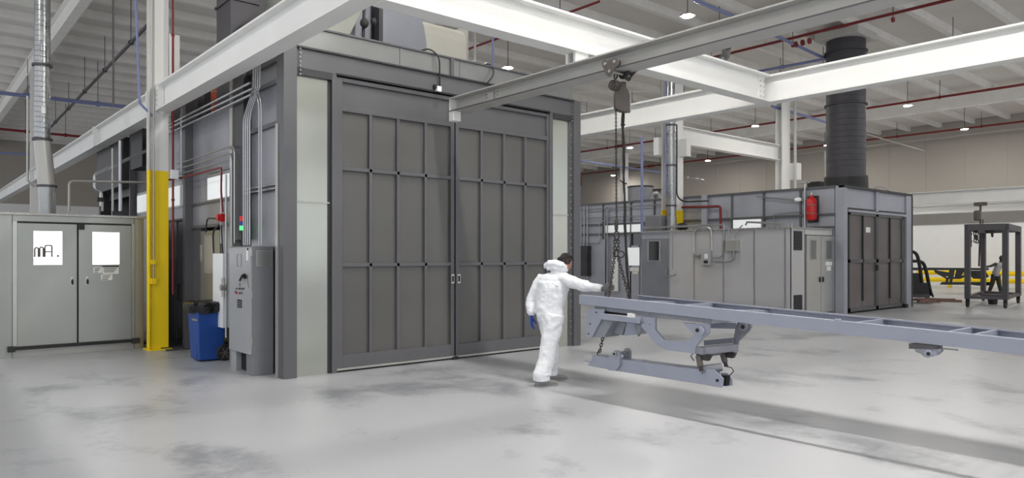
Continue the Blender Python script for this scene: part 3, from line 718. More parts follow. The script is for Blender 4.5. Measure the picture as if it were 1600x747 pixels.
# under-frame parts
hp = cpoly('hanger_plate', [(919,483),(945,483),(939,500),(925,527),(916,527)], .015, .035)
m = MB()
for x, y in ((932, 488), (922.5, 506), (920, 521.7)): 
    a = sh(x, y, .015); m.cyl(Q(a[0], .015, a[1]), Q(a[0], .003, a[1]), .008, n=8)
m.build('bolt', 'chain', hp)
cpoly('hanger_plate', [(938,498),(958,502),(944,527),(925,527)], .04, .30, 'primer_d')  # angled plate, its underside shade put into the darker primer
cpoly('tie_bar', [(938,490),(998,497),(998,506),(938,499)], -.03, .0, 'primer', bevel=.003)
cpoly('tie_bar_end', [(980,489.5),(988,490.5),(988,496.5),(980,495.5)], -.04, .02, 'white_steel')
cpoly('spring_hanger', [(959,502),(978,505),(972,524),(959,520)], .15, .5, 'primer_d')
cpoly('spring_hanger', [(979,504),(991,506),(995,523),(975,525)], .15, .5, 'primer')
cpoly('spring_hanger', [(992,506),(1003,508),(1001,513),(996,526),(995,521)], .1, .14, 'primer_d')
cpoly('battery_tray', [(945,482),(982,485),(978,493),(945,490)], .12, .6, 'black')
cpoly('gusset_plate', [(949,481.5),(980,484.5),(975,486),(950,485)], .08, .5, 'white_steel')
arm = [(1002,494),(1023.5,497),(1023.5,515),(1037.5,531),(1060,533),(1072,533),(1084.6,523),(1066.8,505),(1107.5,507),(1107.5,520),(1101,526),(1093.5,532),(1087,542),(1086,553),(1040,546.5),(1029,540),(1017,529),(1009,518),(1002,511)]
def catpoly(name, pts, t0, t1, mt, **k): # concave polygon: triangulate through bmesh
    q = [Q(*(lambda a: (a[0], t0, a[1]))(sh(x, y, t0))) for x, y in pts]
    return MB().prism(q, ct*(t1-t0)).build(name, mt, ch, **k)
a1 = catpoly('suspension_arm', arm, .02, .05, 'primer')
a = sh(1096, 517.5, .02); m = MB().cyl(Q(a[0], .02, a[1]), Q(a[0], -.02, a[1]), .05, n=16); m.build('boss', 'primer', a1, smooth=True)
MB().cyl(Q(a[0]-.02, -.018, a[1]+.01), Q(a[0]-.02, -.03, a[1]+.01), .02, n=12).build('bore', 'black', a1)
m = MB()
for x, y in ((1005, 504), (1015, 507)): a = sh(x, y, .02); m.cyl(Q(a[0], .02, a[1]), Q(a[0], .008, a[1]), .008, n=8)
m.build('bolt', 'primer_d', a1)
cpoly('gusset_plate', [(1066.8,504),(1085,505),(1085,523)], .05, .07, 'primer_d')
fb = catpoly('suspension_arm', [(1152,504),(1172,506.5),(1173,511),(1170,517),(1162,525),(1153,534),(1151,546.5),(1142,545.6),(1145,536),(1148.7,514)], .64, .67, 'primer_d')
a = sh(1164, 510.5, .64); MB().cyl(Q(a[0], .63, a[1]), Q(a[0], .60, a[1]), .05, n=16).build('boss', 'primer_d', fb, smooth=True)
MB().cyl(Q(a[0], .60, a[1]), Q(a[0], .595, a[1]), .022, n=12).build('bore', 'black', fb)
cpoly('web_plate', [(1107,502),(1150,505),(1149,514),(1107,513)], .655, .665, 'primer')
cpoly('web_plate', [(1100,532),(1145,528),(1145,536),(1100,540)], .60, .62, 'primer_d')
a = sh(1088, 546, .05); b = sh(1143, 541, .62)
m = MB().prism([Q(a[0], .03, a[1]-.045), Q(a[0]+.09, .03, a[1]-.045), Q(a[0]+.09, .03, a[1]+.03), Q(a[0], .03, a[1]+.03)], Q(b[0], .62, b[1])-Q(a[0], .03, a[1])); m.build('axle_tube', 'primer_d', ch, bevel=.01)
ax0, ax1 = Q(a[0]+.045, .03, a[1]), Q(b[0]+.045, .62, b[1])
lnk = []
for k, (f, px0, px1) in enumerate(((.12, (1091,553), (1096,580)), (.80, (1128,549), (1135,573)))):
    c = ax0.lerp(ax1, f); tt = .03+.59*f
    m = MB(); m.prism([c+cu*-.08+chh*-.05, c+cu*.08+chh*-.05, c+cu*.05+chh*-.11, c+cu*-.05+chh*-.11], ct*.05); m.build('saddle_bracket', 'chain', ch)
    p = sh(*px0, tt); q = sh(*px1, tt)
    A = Q(p[0], tt, p[1]); Bq = Q(q[0], tt, q[1])
    m = MB().cyl(A, Bq, .022, n=12); m.build('shock_link', 'chain', ch, smooth=True)
    MB().cyl(A.lerp(Bq,.1), A.lerp(Bq,.7), .032, n=12).build('rubber_sleeve', 'hoist', ch, smooth=True)
    sg = -1 if k == 0 else 1; e = A if k == 0 else Bq
    MB().tube([e, e+cu*.06*sg-chh*.0, e+cu*.09*sg-chh*.035, e+cu*.05*sg-chh*.08], .006, n=6).build('pin_clip', 'chain', ch)
    lnk.append((A, Bq))
MB().cyl(lnk[0][0]-chh*.02, lnk[1][0]-chh*.02, .018, n=8).build('cross_pin', 'primer_d', ch)
# lower beam
T0, T1 = .14, .31
lb = cpoly('lower_beam', [(925,555),(951,559),(1060,573.5),(1104,578),(1110,579.5),(1111,602.8),(1060,595),(961,579.5),(918,571.5),(919,568),(925,566)], T0, T1, 'primer', bevel=.004)
cpoly('pin_ear', [(950,578.5),(950.6,560),(957,549.5),(961,547.5),(965,548),(968,551),(968,571),(961.5,579.8)], T0-.03, T0, parent=lb)
a = sh(961.5, 553, T0-.03)
MB().cyl(Q(a[0], T0-.05, a[1]), Q(a[0], T0-.03, a[1]), .032, n=14).build('bushing', 'galv', lb); MB().cyl(Q(a[0], T0-.055, a[1]), Q(a[0], T0-.05, a[1]), .016, n=12).build('bore', 'black', lb)
MB().cyl(Q(a[0], T0, a[1]), Q(a[0], T1+.02, a[1]), .02, n=12).build('pivot_pin', 'primer_d', lb)
cs = [(a[0]+.05*math.cos(t*math.pi/8), a[1]+.05*math.sin(t*math.pi/8)) for t in range(0, 9)]
MB().prism([Q(s_, T1, h_) for s_, h_ in cs+[(a[0]-.05, a[1]-.1), (a[0]+.05, a[1]-.1)]], ct*.03).build('pin_ear', 'primer_d', lb)
MB().cyl(Q(a[0], T1-.01, a[1]), Q(a[0], T1, a[1]), .03, n=14).build('bushing', 'galv', lb)
cpoly('clevis_plate', [(1102,577),(1114,577.5),(1124,586),(1129.5,592),(1128,606),(1110,603)], T0-.02, T0, parent=lb)
cpoly('clevis_plate', [(1126,583),(1136,583),(1143,592),(1143.5,602.5),(1133,604),(1128,596)], T1, T1+.02, 'primer', parent=lb)
a = sh(1121, 594.5, T0-.02); MB().cyl(Q(a[0], T0-.03, a[1]), Q(a[0], T0-.02, a[1]), .016, n=12).build('bore', 'black', lb)
a = sh(1136.5, 592.5, T1); MB().cyl(Q(a[0], T1-.02, a[1]), Q(a[0], T1, a[1]), .028, n=12).build('bushing', 'galv', lb)
cpoly('end_void', [(1124,587),(1136,587),(1134,603),(1124,604)], T0+.10, T1-.01, 'void', parent=lb)
a = sh(1099, 577, T0+.05); b = sh(1127, 573.5, T1)
MB().cyl(Q(a[0], T0, a[1]), Q(b[0], T1, b[1]), .045, n=16).build('roller', 'primer_d', lb, smooth=True)
a = sh(925, 566, T0+.05); MB().cyl(Q(a[0], T0+.05, a[1]), Q(a[0]-.11, T0+.05, a[1]+.005), .012, n=8).build('locating_pin', 'primer', lb)
p = sh(935, 556, T0+.1); MB().cyl(Q(p[0], T0+.1, p[1]), Q(p[0]+.15, T0+.12, p[1]+.01), .012, n=8).build('loop_rod', 'primer_d', lb)
p = sh(999, 565, T0+.1); MB().tube([Q(p[0], T0+.05, p[1]-.02), Q(p[0]+.04, T0+.1, p[1]+.02), Q(p[0]+.12, T0+.12, p[1]+.02)], .01, bend=.03).build('loop_rod', 'primer', lb)
A = Q(*(lambda a: (a[0], .22, a[1]))(sh(936.5, 526, .15))); Bq = Q(*(lambda a: (a[0], .22, a[1]))(sh(931, 549, .15))); 
chain(MB(), A, Bq, .05, .007, 8).build('safety_chain', 'chain', ch, kind='stuff')
MB().tube([Bq, Bq+L(-.03,0,-.02), Bq+L(-.02,0,-.06)], .009, n=6).build('chain_hook', 'chain', ch)
# tow bracket further right
cpoly('tow_bracket', [(1420,537),(1464,541),(1464,546),(1420,545)], -.02, .10, 'rackpaint')
tbk = cpoly('tow_bracket', [(1428,545),(1434,544),(1468,546),(1470,549),(1463,555.5),(1457,557),(1449,559.5),(1443,557.5),(1438,553),(1430,550)], -.02, .05, 'primer_d', bevel=.005)
a = sh(1451, 553, -.02); MB().torus(Q(a[0], -.025, a[1]), ct, .022, .008, n=14).build('eye_ring', 'primer', tbk); MB().cyl(Q(a[0], -.022, a[1]), Q(a[0], -.028, a[1]), .014, n=10).build('bore', 'black', tbk)
a = sh(1460, 552, -.02); MB().cyl(Q(a[0], -.022, a[1]), Q(a[0], -.03, a[1]), .018, n=12).build('lug', 'primer', tbk)
a = sh(1466, 544, .03); b = sh(1497, 547, .03); MB().cyl(Q(a[0], .03, a[1]), Q(b[0], .03, b[1]), .006, n=6).build('brake_line', 'primer_d', ch)
# sling legs
lo1 = Q(*(lambda a: (a[0], .10, a[1]))(sh(951, 466, .10))); lo2 = Q(*(lambda a: (a[0], .45, a[1]))(sh(984, 468, .45)))
top1 = hp_(960.5, 399); top2 = hp_(966, 402)
chain(MB(), top1, lo1, .052, .0075).build('sling_chain', 'chain', ho, kind='stuff')
chain(MB(), top2, lo2, .052, .0075).build('sling_chain', 'chain', ho, kind='stuff')

# ================================================================= CONTROL CABINET
cx0, cx1, cy0, cy1 = 3.78, 4.10, 10.10, 10.98
cb = thing('control_cabinet', ((cx0+cx1)/2, (cy0+cy1)/2, 0), 'tall light grey electrical control cabinet with black rotary handle beside the blue bin', 'cabinet')
B(cx0+.015, cx1, cy0, cy1, .34, 1.84).build('cabinet_body', 'cab_d', cb, bevel=.005)
dr = B(cx0-.01, cx0+.015, cy0+.01, cy1-.01, .30, 1.82).build('cabinet_door', 'cab', cb, bevel=.004)
xf = cx0-.01
def dy(px): return onX(px, 400, xf).y
def dz(px, py): return onX(px, py, xf).z
ya, yb = dy(377), dy(371)
m = MB(); za, zb = dz(374, 398), dz(374, 416)
for q in ((ya, ya-.008, za, zb), (yb, yb+.008, za, zb), (ya, yb, za, za+.008), (ya, yb, zb, zb-.008)): m.box(xf-.006, xf, *q)
m.build('display_frame', 'cab_d', dr)
yc = dy(384); zc = dz(384, 432)
m = MB().cyl((xf, yc, zc), (xf-.03, yc, zc), .035, n=14); m.tube([(xf-.04, yc-.05, zc+.03), (xf-.045, yc, zc+.02), (xf-.045, yc+.11, zc-.06)], .016, n=8); m.build('rotary_handle', 'black', dr, smooth=True)
MB().prism([(xf-.004, yc-.09, zc+.02), (xf-.004, yc-.06, zc+.02), (xf-.004, yc-.06, zc-.10), (xf-.004, yc-.12, zc-.17), (xf-.004, yc-.14, zc-.14), (xf-.004, yc-.10, zc-.06)], (.004, 0, 0)).build('handle_plate', 'galv', dr)
B(xf-.003, xf, dy(388), dy(385), dz(386,407), dz(386,388)).build('sticker', 'paper', dr)
B(xf-.003, xf, dy(388), dy(386), dz(386,391), dz(386,388)-.001).build('sticker', 'yellow', dr, label='yellow warning sticker')
k = 0
for px, py in ((368.5,456),(371,451),(374.5,451),(378,451),(381,451),(371,458),(375,458),(378.5,458)):
    c = onX(px, py, xf); MB().cyl(c, c-V((.012+.012*(k % 2), 0, 0)), .014, n=10).build('button', ['black','glass_grey'][k % 2] if k != 5 else 'red', dr); k += 1
c = onX(375, 445, xf); B(xf-.006, xf, c.y-.015, c.y+.015, c.z-.03, c.z+.03).build('meter', 'glass_grey', dr)
B(xf-.004, xf, dy(378), dy(371), dz(374,481), dz(374,468)).build('name_plate', 'ink', dr)
m = MB()
for i in range(3): m.box(xf-.006, xf-.004, dy(377.5), dy(371.5), dz(374, 478.5-i*3.4), dz(374, 477.7-i*3.4))
m.build('print_line', 'galv_d', dr)
for z in (.45, 1.1, 1.7): B(xf, xf+.02, cy0-.015, cy0+.012, z, z+.1).build('hinge', 'galv_d', dr)
# vent on side face (-Y)
def vx(px): return onY(px, 400, cy0).x
vz0, vz1 = onY(412, 416, cy0).z, onY(412, 391, cy0).z
vt = B(vx(400), min(vx(426), cx1-.02), cy0-.01, cy0, vz0, vz1).build('vent_grille', 'galv_d', cb)
n = 11
for i in range(n): z = vz0+.02+i*(vz1-vz0-.04)/(n-1); B(vx(402), min(vx(424), cx1-.04), cy0-.018, cy0-.01, z-.004, z+.004).build('slat', 'cab_d', vt)
B(cx0+.02, cx1, cy0, cy0+.25, 0, .34).build('plinth', 'cab_d', cb, bevel=.004)
B(cx0+.02, cx1, cy1-.22, cy1, 0, .34).build('plinth', 'cab', cb, bevel=.004)
B(cx0+.1, cx1, cy0+.25, cy1-.22, .02, .34).build('plinth_gap', 'void', cb)
st = thing('signal_light', (4.0, 10.62, 1.84), 'stack light with red, blue and lit green lenses on the control cabinet', 'lamp')
sp_ = onX(378, 385, 3.98)
def sz(py): return onX(378, py, 3.98).z
MB().tube([(3.98, sp_.y, 1.84), (3.98, sp_.y, sz(361))], .015).build('stem', 'black', st)
MB().cyl((3.98, sp_.y, sz(364)), (3.98, sp_.y, sz(360)), .034, n=14).build('base', 'black', st)
for nme, a_, b_, mt in (('green_lens', 360, 353, 'led_g'), ('blue_lens', 352.5, 346, 'led_b'), ('red_lens', 345.5, 338, 'led_r')):
    MB().cyl((3.98, sp_.y, sz(a_)), (3.98, sp_.y, sz(b_)), .036, n=14).build(nme, mt, st, smooth=True)

# ================================================================= WHEELIE BIN
bn = thing('wheeled_bin', (3.85, 12.15, 0), 'blue wheeled waste bin lined with a black bag, left of the control cabinet', 'bin')
bc = V((3.62, 11.92, 0))     # front-left bottom corner
def bbox(m, a0, a1, b0, b1, z0, z1, fl=.04):
    m.add([(a0,b0,z0),(a1,b0,z0),(a1,b1,z0),(a0,b1,z0),(a0-fl,b0-fl,z1),(a1+fl*.6,b0-fl,z1),(a1+fl*.6,b1+fl,z1),(a0-fl,b1+fl,z1)],
          [(0,3,2,1),(4,5,6,7),(0,1,5,4),(1,2,6,5),(2,3,7,6),(3,0,4,7)]); return m
bo = bbox(MB(), 3.60, 3.99, 11.98, 12.42, .02, .90).build('bin_body', 'blue', bn, bevel=.02)
bbox(MB(), 3.585, 3.605, 12.05, 12.3, .06, .60, .0).build('front_rib', 'blue', bn, bevel=.01)
MB().box(3.53, 4.03, 11.92, 12.48, .88, .92).build('rim', 'blue', bn, bevel=.008)
m = MB(); random.seed(3); rg = []
for z, g_ in ((.80, .025), (.86, .045), (.90, .05), (.93, .05), (.955, .03), (.965, -.02), (.955, -.12)):
    ring = []
    for i in range(44):
        t = 2*math.pi*i/44; cxx = math.copysign(abs(math.cos(t))**.35, math.cos(t)); cyy = math.copysign(abs(math.sin(t))**.35, math.sin(t))
        j = random.uniform(-.012, .012)+.014*math.sin(7*t); zz = z+(.03*math.sin(5*t+1) if z < .85 else .008*math.sin(6*t))
        ring.append((3.78+(.245+g_+j)*cxx, 12.2+(.275+g_+j)*cyy, zz))
    rg.append(ring)
vs = [p for r_ in rg for p in r_]; n = 44
fs = [(i*n+k, i*n+(k+1) % n, (i+1)*n+(k+1) % n, (i+1)*n+k) for i in range(len(rg)-1) for k in range(n)]; fs.append(tuple(range(len(vs)-n, len(vs))))
m.add(vs, fs).build('bag_liner', 'blackplastic', bn, smooth=True)
MB().prism([(3.555, 11.93, .66), (3.555, 12.2, .66), (3.555, 12.2, .69), (3.555, 11.93, .69)], (.02, 0, 0)).build('grip_bar', 'galv', bn)
whs = []
for yw in (11.89, 12.46):
    wl = MB().cyl((3.98, yw, .13), (3.98, yw+.05, .13), .13, n=24).build('wheel', 'rub', bn, smooth=True)
    if yw < 12:
        m = MB().torus((3.98, yw-.002, .13), (0,1,0), .115, .014, n=24); m.build('tyre', 'black', wl, smooth=True)
        m = MB().cyl((3.98, yw-.01, .13), (3.98, yw, .13), .03, n=12)
        for i in range(6):
            t = i*math.pi/3; m.tube([(3.98+.03*math.cos(t), yw-.006, .13+.03*math.sin(t)), (3.98+.105*math.cos(t), yw-.006, .13+.105*math.sin(t))], .009, n=6)
        m.build('hub', 'hoist', wl)

bn.location.x += .045

# ================================================================= FAR BOOTH
fb_ = thing('paint_booth', (20.9, 9.7, 0), 'smaller worn grey spray booth with ribbed double doors under the dark stack', 'booth')
FX0, FX1, FY = 20.9, 25.85, 9.68
def fp(n, mt, *a, **k): return B(*a).build(n, mt, k.pop('parent', fb_), **k)
fp('corner_post', 'far_panel', 20.9, 21.13, FY-.06, FY+.2, 0, 3.76); fp('corner_post', 'far_panel', 25.4, FX1, FY-.06, FY+.2, 0, 3.70)
fp('post_edge', 'booth_dark', 21.13, 21.22, FY-.02, FY+.1, 0, 3.1); fp('post_edge', 'booth_dark', 25.82, FX1+.03, FY-.08, FY-.04, 0, 3.7)
for a, b in ((21.13, 23.05), (23.28, 25.4)): fp('fascia_sheet', 'far_panel', a, b, FY, FY+.06, 3.13, 3.70)
fp('fascia_rib', 'far_panel', 23.08, 23.25, FY-.06, FY+.06, 3.05, 3.70)
fp('fascia_cap', 'booth_dark', 20.9, FX1, FY-.08, FY+.1, 3.70, 3.77)
fp('header_beam', 'booth_dark', 21.2, 25.4, FY-.04, FY+.06, 3.07, 3.11); fp('header_beam', 'far_panel', 21.2, 25.4, FY-.06, FY+.06, 2.99, 3.07)
def fleaf(x0, x1, hx):
    d = fp('door', 'far_dark', x0, x1, FY, FY+.04, .05, 3.0)
    xm = (x0+x1)/2
    for a, b, z0, z1 in ((x0, x0+.07, .05, 3.0), (x1-.07, x1, .05, 3.0), (x0, x1, 2.92, 3.0), (x0, x1, 1.5, 1.6), (x0, x1, .05, .15)): B(a, b, FY-.06, FY, z0, z1).build('frame_bar', 'booth', d)
    B(xm-.03, xm+.03, FY-.06, FY, .35, 2.92).build('rib', 'booth_dark', d)
    for a, b in ((x0+.07, xm-.03), (xm+.03, x1-.07)):
        for z0, z1 in ((.15, 1.5), (1.6, 2.92)): B(a, b, FY-.012, FY, z0, z1).build('panel', 'far_dark', d)
    return d
d1 = fleaf(21.25, 23.14, 0); d2 = fleaf(23.17, 25.12, 0)
B(22.45, 22.75, FY-.02, FY-.01, 2.42, 2.58).build('sign_plate', 'paper', d1); B(23.05, 23.17, FY-.1, FY-.06, 1.25, 1.42).build('latch', 'black', d1)
fp('door_stop', 'black', 25.1, 25.3, FY-.15, FY, 0.0, .12)
fp('inner_wall', 'void', 21.0, 25.4, FY+.1, FY+.16, 0, 3.6)
fp('booth_wall', 'far_panel', FX1-.1, FX1, FY+.2, 22, 0, 3.7); fp('roof_panel', 'galv_d', 21, FX1, FY+.2, 22, 3.70, 3.74)
# side wall X=20.9 with panels, from Y 9.88 to 22
edges = [9.88, 10.93, 12.15, 13.3, 15.35, 16.5, 17.6, 19.0, 20.6, 22]
for i in range(len(edges)-1):
    a, b = edges[i], edges[i+1]
    fp('side_panel', 'far_panel', 20.9, 21.0, a+.02, b-.02, 2.95 if 1 <= i <= 6 else 0, 3.72)
    if 1 <= i <= 6: fp('side_panel', 'far_panel', 20.92, 21.0, a+.02, b-.02, 0, 2.55 if i not in (5,) else 1.9)
    fp('side_stud', 'booth', 20.86, 20.98, b-.03, b+.03, 0, 3.72)
    fp('side_panel', 'far_panel', 20.93, 21.0, a+.02, b-.02, 2.55, 2.95)
for z in (3.74, 2.93, 2.55): fp('girt', 'booth', 20.84, 20.96, 9.88, 22, z-.03, z+.03)
fp('side_stud', 'far_panel', 20.78, 20.98, 14.2, 14.42, 2.45, 3.78)
for a, b in ((12.2, 13.3), (15.45, 16.45), (17.0, 18.9)):
    f = fp('light_window', 'galv_d', 20.88, 20.94, a, b, 2.56, 2.92); B(20.87, 20.88, a+.05, b-.05, 2.6, 2.88).build('pane', 'glow_dim', f)
# personnel door with white window, white panel
dd_ = fp('side_door', 'far_panel', 20.86, 20.92, 17.2, 18.05, .05, 2.1)
B(20.84, 20.86, onX(999,400,20.85).y, onX(981,400,20.85).y, onX(990,415,20.85).z, onX(990,387,20.85).z).build('pane', 'glow_dim', dd_)
B(20.85, 20.86, onX(998,400,20.85).y, onX(984,400,20.85).y, onX(990,424,20.85).z, onX(990,418,20.85).z).build('door_sign', 'paper', dd_)
B(20.85, 20.86, onX(996,400,20.85).y, onX(988,400,20.85).y, onX(990,428,20.85).z, onX(990,424.5,20.85).z).build('door_sign', 'paper', dd_)
B(20.84, 20.88, onX(966,400,20.86).y, onX(957,400,20.86).y, onX(962,455,20.86).z, onX(962,402,20.86).z).build('white_panel', 'white_box', fb_)
a0, a1 = onX(945,400,20.86).y, onX(922,400,20.86).y
fp('side_sheet', 'far_panel', 20.84, 20.90, a0, a1, 0, 2.35)
fp('dark_cabinet', 'booth_dark', 20.6, 20.88, onX(920,400,20.7).y, onX(906,400,20.7).y, .9, 2.1)
for py in (302+30, 340): pass
for px, z0, z1 in ((918, .5, 3.7), (945, .3, 3.4), (949, .3, 3.6), (908, 2, 3.7), (913, 2, 3.7)):
    y_ = onX(px, 400, 20.8).y; MB().tube([(20.8, y_, z0), (20.8, y_, z1)], .03, n=6).build('conduit', 'conduit', fb_, smooth=True)
MB().tube([(20.78, 20.3, 3.55), (20.78, 15.4, 3.55)], .025, n=6).build('conduit', 'conduit', fb_, smooth=True)
MB().tube([(20.78, 20.3, 3.2), (20.78, 15.4, 3.15)], .02, n=6).build('conduit', 'conduit', fb_, smooth=True)
MB().tube([(20.78, 20.3, 2.2), (20.78, 19.1, 2.2), (20.78, 19.1, 3.0), (20.78, 18.8, 3.1)], .02, n=6, bend=.1).build('conduit', 'conduit', fb_, smooth=True)
# yellowish pipe and red pipe by the column
MB().tube([(20.75, 13.65, 2.55), (20.75, 13.65, 3.35), (20.75, 15.3, 3.4)], .04, n=8, bend=.1).build('red_pipe', 'darkred', fb_, smooth=True)
MB().tube([onX(905, 272, 20.8), onX(905, 272, 20.8)+V((0,.01,0))], .01).build('conduit', 'conduit', fb_)
# conduit on side near extinguisher
m = MB()
yv = onX(1257, 400, 20.8).y
MB().tube([(20.82, yv, 2.5), (20.82, yv, 3.95)], .03, n=8).build('conduit', 'conduit', fb_, smooth=True)
MB().tube([(20.8, yv, 3.35), (20.8, yv+1.6, 3.6)], .02, n=6).build('conduit', 'conduit', fb_, smooth=True)
MB().tube([(20.8, yv, 3.05), (20.8, yv+1.0, 3.0), (20.8, yv+1.0, 2.5)], .015, n=6, bend=.05).build('conduit', 'conduit', fb_, smooth=True)
MB().ell((20.78, onX(1247,400,20.8).y, onX(1247,312,20.8).z), ((.03,0,0),(0,.12,0),(0,0,.07)), 12, 6).build('beacon', 'white_box', fb_, smooth=True)
B(20.7, 20.9, yv-.12, yv+.15, 3.9, 3.95).build('roof_bracket', 'galv_d', fb_)
# fire extinguisher
fe0, fe1 = onX(1268, 345, 20.72), onX(1268, 311, 20.72)
fe = thing('fire_suppression_tank', tuple(fe0), 'red fire suppression cylinder strapped high on the far booth side', 'extinguisher')
MB().rings([(fe0+Zv*z, V((r_,0,0)), V((0,r_,0))) for z, r_ in ((0,.06),(.03,.13),(.08,.15),(.60,.15),(.66,.12),(.70,.05),(.76,.04))], 16).build('cylinder', 'red', fe, smooth=True)
for z in (.22, .46): MB().torus(fe0+Zv*z, Zv, .155, .012, n=18, m=5).build('strap', 'galv', fe, smooth=True)
MB().cyl(fe0+Zv*.74, fe0+Zv*.86, .03, n=8).build('valve', 'galv', fe); MB().tube([fe0+Zv*.82, fe0+Zv*.84+V((0,.2,0))], .015, n=6).build('outlet_pipe', 'galv_d', fe)
B(20.86, 20.90, fe0.y-.14, fe0.y+.2, fe0.z-.05, fe0.z+.75).build('back_plate', 'booth_dark', fe)
# far stack
sk = thing('exhaust_stack', (23.0, 11.2, 3.74), 'tall round dark exhaust stack on the smaller far booth, reaching the roof', 'duct')
sc = L((1321.5-800)/FPX*23.6, 23.6, 0); s_r = .60
MB().cyl(V((sc.x, sc.y, 4.25)), V((sc.x, sc.y, 8.75)), s_r, n=32).build('stack_pipe', 'duct_dark', sk, smooth=True)
MB().cyl(V((sc.x, sc.y, 3.74)), V((sc.x, sc.y, 4.25)), .68, .66, n=32).build('stack_base', 'black', sk, smooth=True)
for z in (4.25, 6.62, 8.35): MB().cyl(V((sc.x, sc.y, z)), V((sc.x, sc.y, z+.05)), .66, n=32).build('stack_flange', 'duct_dark', sk, smooth=True)
B(sc.x-.7, sc.x+.7, sc.y-.7, sc.y+.7, 8.75, 9.0).build('roof_curb', 'white_dull', sk)
m = MB()
for k_ in range(22): m.torus(V((sc.x, sc.y, 4.6+k_*.19)), Zv, s_r, .006, n=28, m=4)
m.build('ring_seam', 'duct_dark', sk)
B(22.0, 22.3, 10.9, 11.3, 3.74, 4.05).build('motor_box', 'black', sk)
MB().tube([onY(1290, 285, 12.0), onY(1290, 236, 12.0)], .05, n=8).build('stack_conduit', 'galv_d', sk, smooth=True)
MB().tube([V((23.6, 10.0, 3.78)), V((23.8, 9.9, 3.92)), V((24.3, 9.85, 3.9)), V((24.6, 9.8, 3.78))], .02, n=6, bend=.1).build('flex_pipe', 'galv_d', sk, smooth=True)
# round tank behind left, on roof
tk = thing('round_tank', (22.0, 19.3, 3.74), 'squat dark round fan tank on the far booth roof behind the hoist chain', 'tank')
a0 = P(1001, 300, 28.5); rt = .50
MB().cyl((a0.x, a0.y, 3.74), (a0.x, a0.y, 4.42), rt, n=28).build('tank_shell', 'side_panel', tk, smooth=True)
MB().cyl((a0.x, a0.y, 4.40), (a0.x, a0.y, 4.46), rt+.02, n=28).build('tank_rim', 'booth_dark', tk, smooth=True)
tk2 = thing('pipe_elbow', (22, 17.5, 3.74), 'grey elbow duct with black valve on the far booth roof beside the column', 'duct')
a1 = P(1020, 318, 27.2); a2 = P(1033, 318, 27)
MB().tube([V((a1.x, a1.y, 3.74)), V((a1.x, a1.y, 4.05)), V((a2.x, a2.y, 4.05)), V((a2.x, a2.y, 3.74))], .14, n=14, bend=.15).build('elbow', 'duct', tk2, smooth=True)
MB().cyl((a1.x, a1.y, 4.2), (a2.x, a2.y, 4.2), .04, n=8).build('valve', 'black', tk2)

# ================================================================= LOW ROOM attached
LX, LY, LZ = 18.45, 9.95, 2.46
lr = thing('steel_room', (18.5, 10, 0), 'low grey mixing room attached to the left side of the smaller far booth', 'room')
def lp(n, mt, *a, **k): return B(*a).build(n, mt, k.pop('parent', lr), **k)
ed = [onX(px, 400, LX).y for px in (1237, 1227, 1179, 1131, 1085, 1046)]
mts = ['low_wall']*5
lp('wall_panel', 'low_wall', LX, LX+.1, LY, ed[0], 0, LZ)
for i in range(5): lp('wall_panel', mts[i], LX, LX+.1, ed[i]+.01, ed[i+1]-.01, 0, LZ)
for i in range(1, 6): lp('panel_seam', 'conduit', LX-.02, LX+.02, ed[i]-.02, ed[i]+.02, 0, LZ)
ye = onX(1003, 400, LX).y
lp('wall_panel', 'far_panel', LX, LX+.1, ed[5]+.01, ye, 2.25, LZ)
dd_ = lp('side_door', 'duct_grey', LX-.03, LX+.05, ed[5]+.02, ye-.02, .05, 2.25)
f = B(LX-.045, LX-.03, onX(1033,400,LX).y, onX(1013,400,LX).y, onX(1022,408,LX).z, onX(1022,376,LX).z).build('window_frame', 'galv_d', dd_)
B(LX-.05, LX-.045, onX(1031,400,LX).y, onX(1015,400,LX).y, onX(1022,407,LX).z, onX(1022,377,LX).z).build('pane', 'glass_dark', dd_)
hc = onX(1040, 425, LX-.08); MB().tube([hc+Zv*.15, hc, hc-Zv*.12, hc-Zv*.12-V((0,.3,0))], .025, n=6).build('handle', 'galv', dd_)
lp('wall_end', 'galv_d', LX+.1, 20.86, ye-.1, ye, 0, LZ)
lp('roof_panel', 'galv_d', LX-.05, 20.86, LY-.05, ye+.03, LZ, LZ+.04)
m = MB()
for k_ in range(30): m.cyl((LX-.05, LY+.1+k_*.165, LZ+.02), (LX-.07, LY+.1+k_*.165, LZ+.02), .015, n=5)
for k_ in range(14): m.cyl((LX+.1+k_*.17, LY-.05, LZ+.02), (LX+.1+k_*.17, LY-.07, LZ+.02), .015, n=5)
m.build('bolt_row', 'galv', lr)
# vents (dark) at corner of side
vA, vB = onX(1252, 400, LX), None
def fx_(px): return onY(px, 400, LY).x
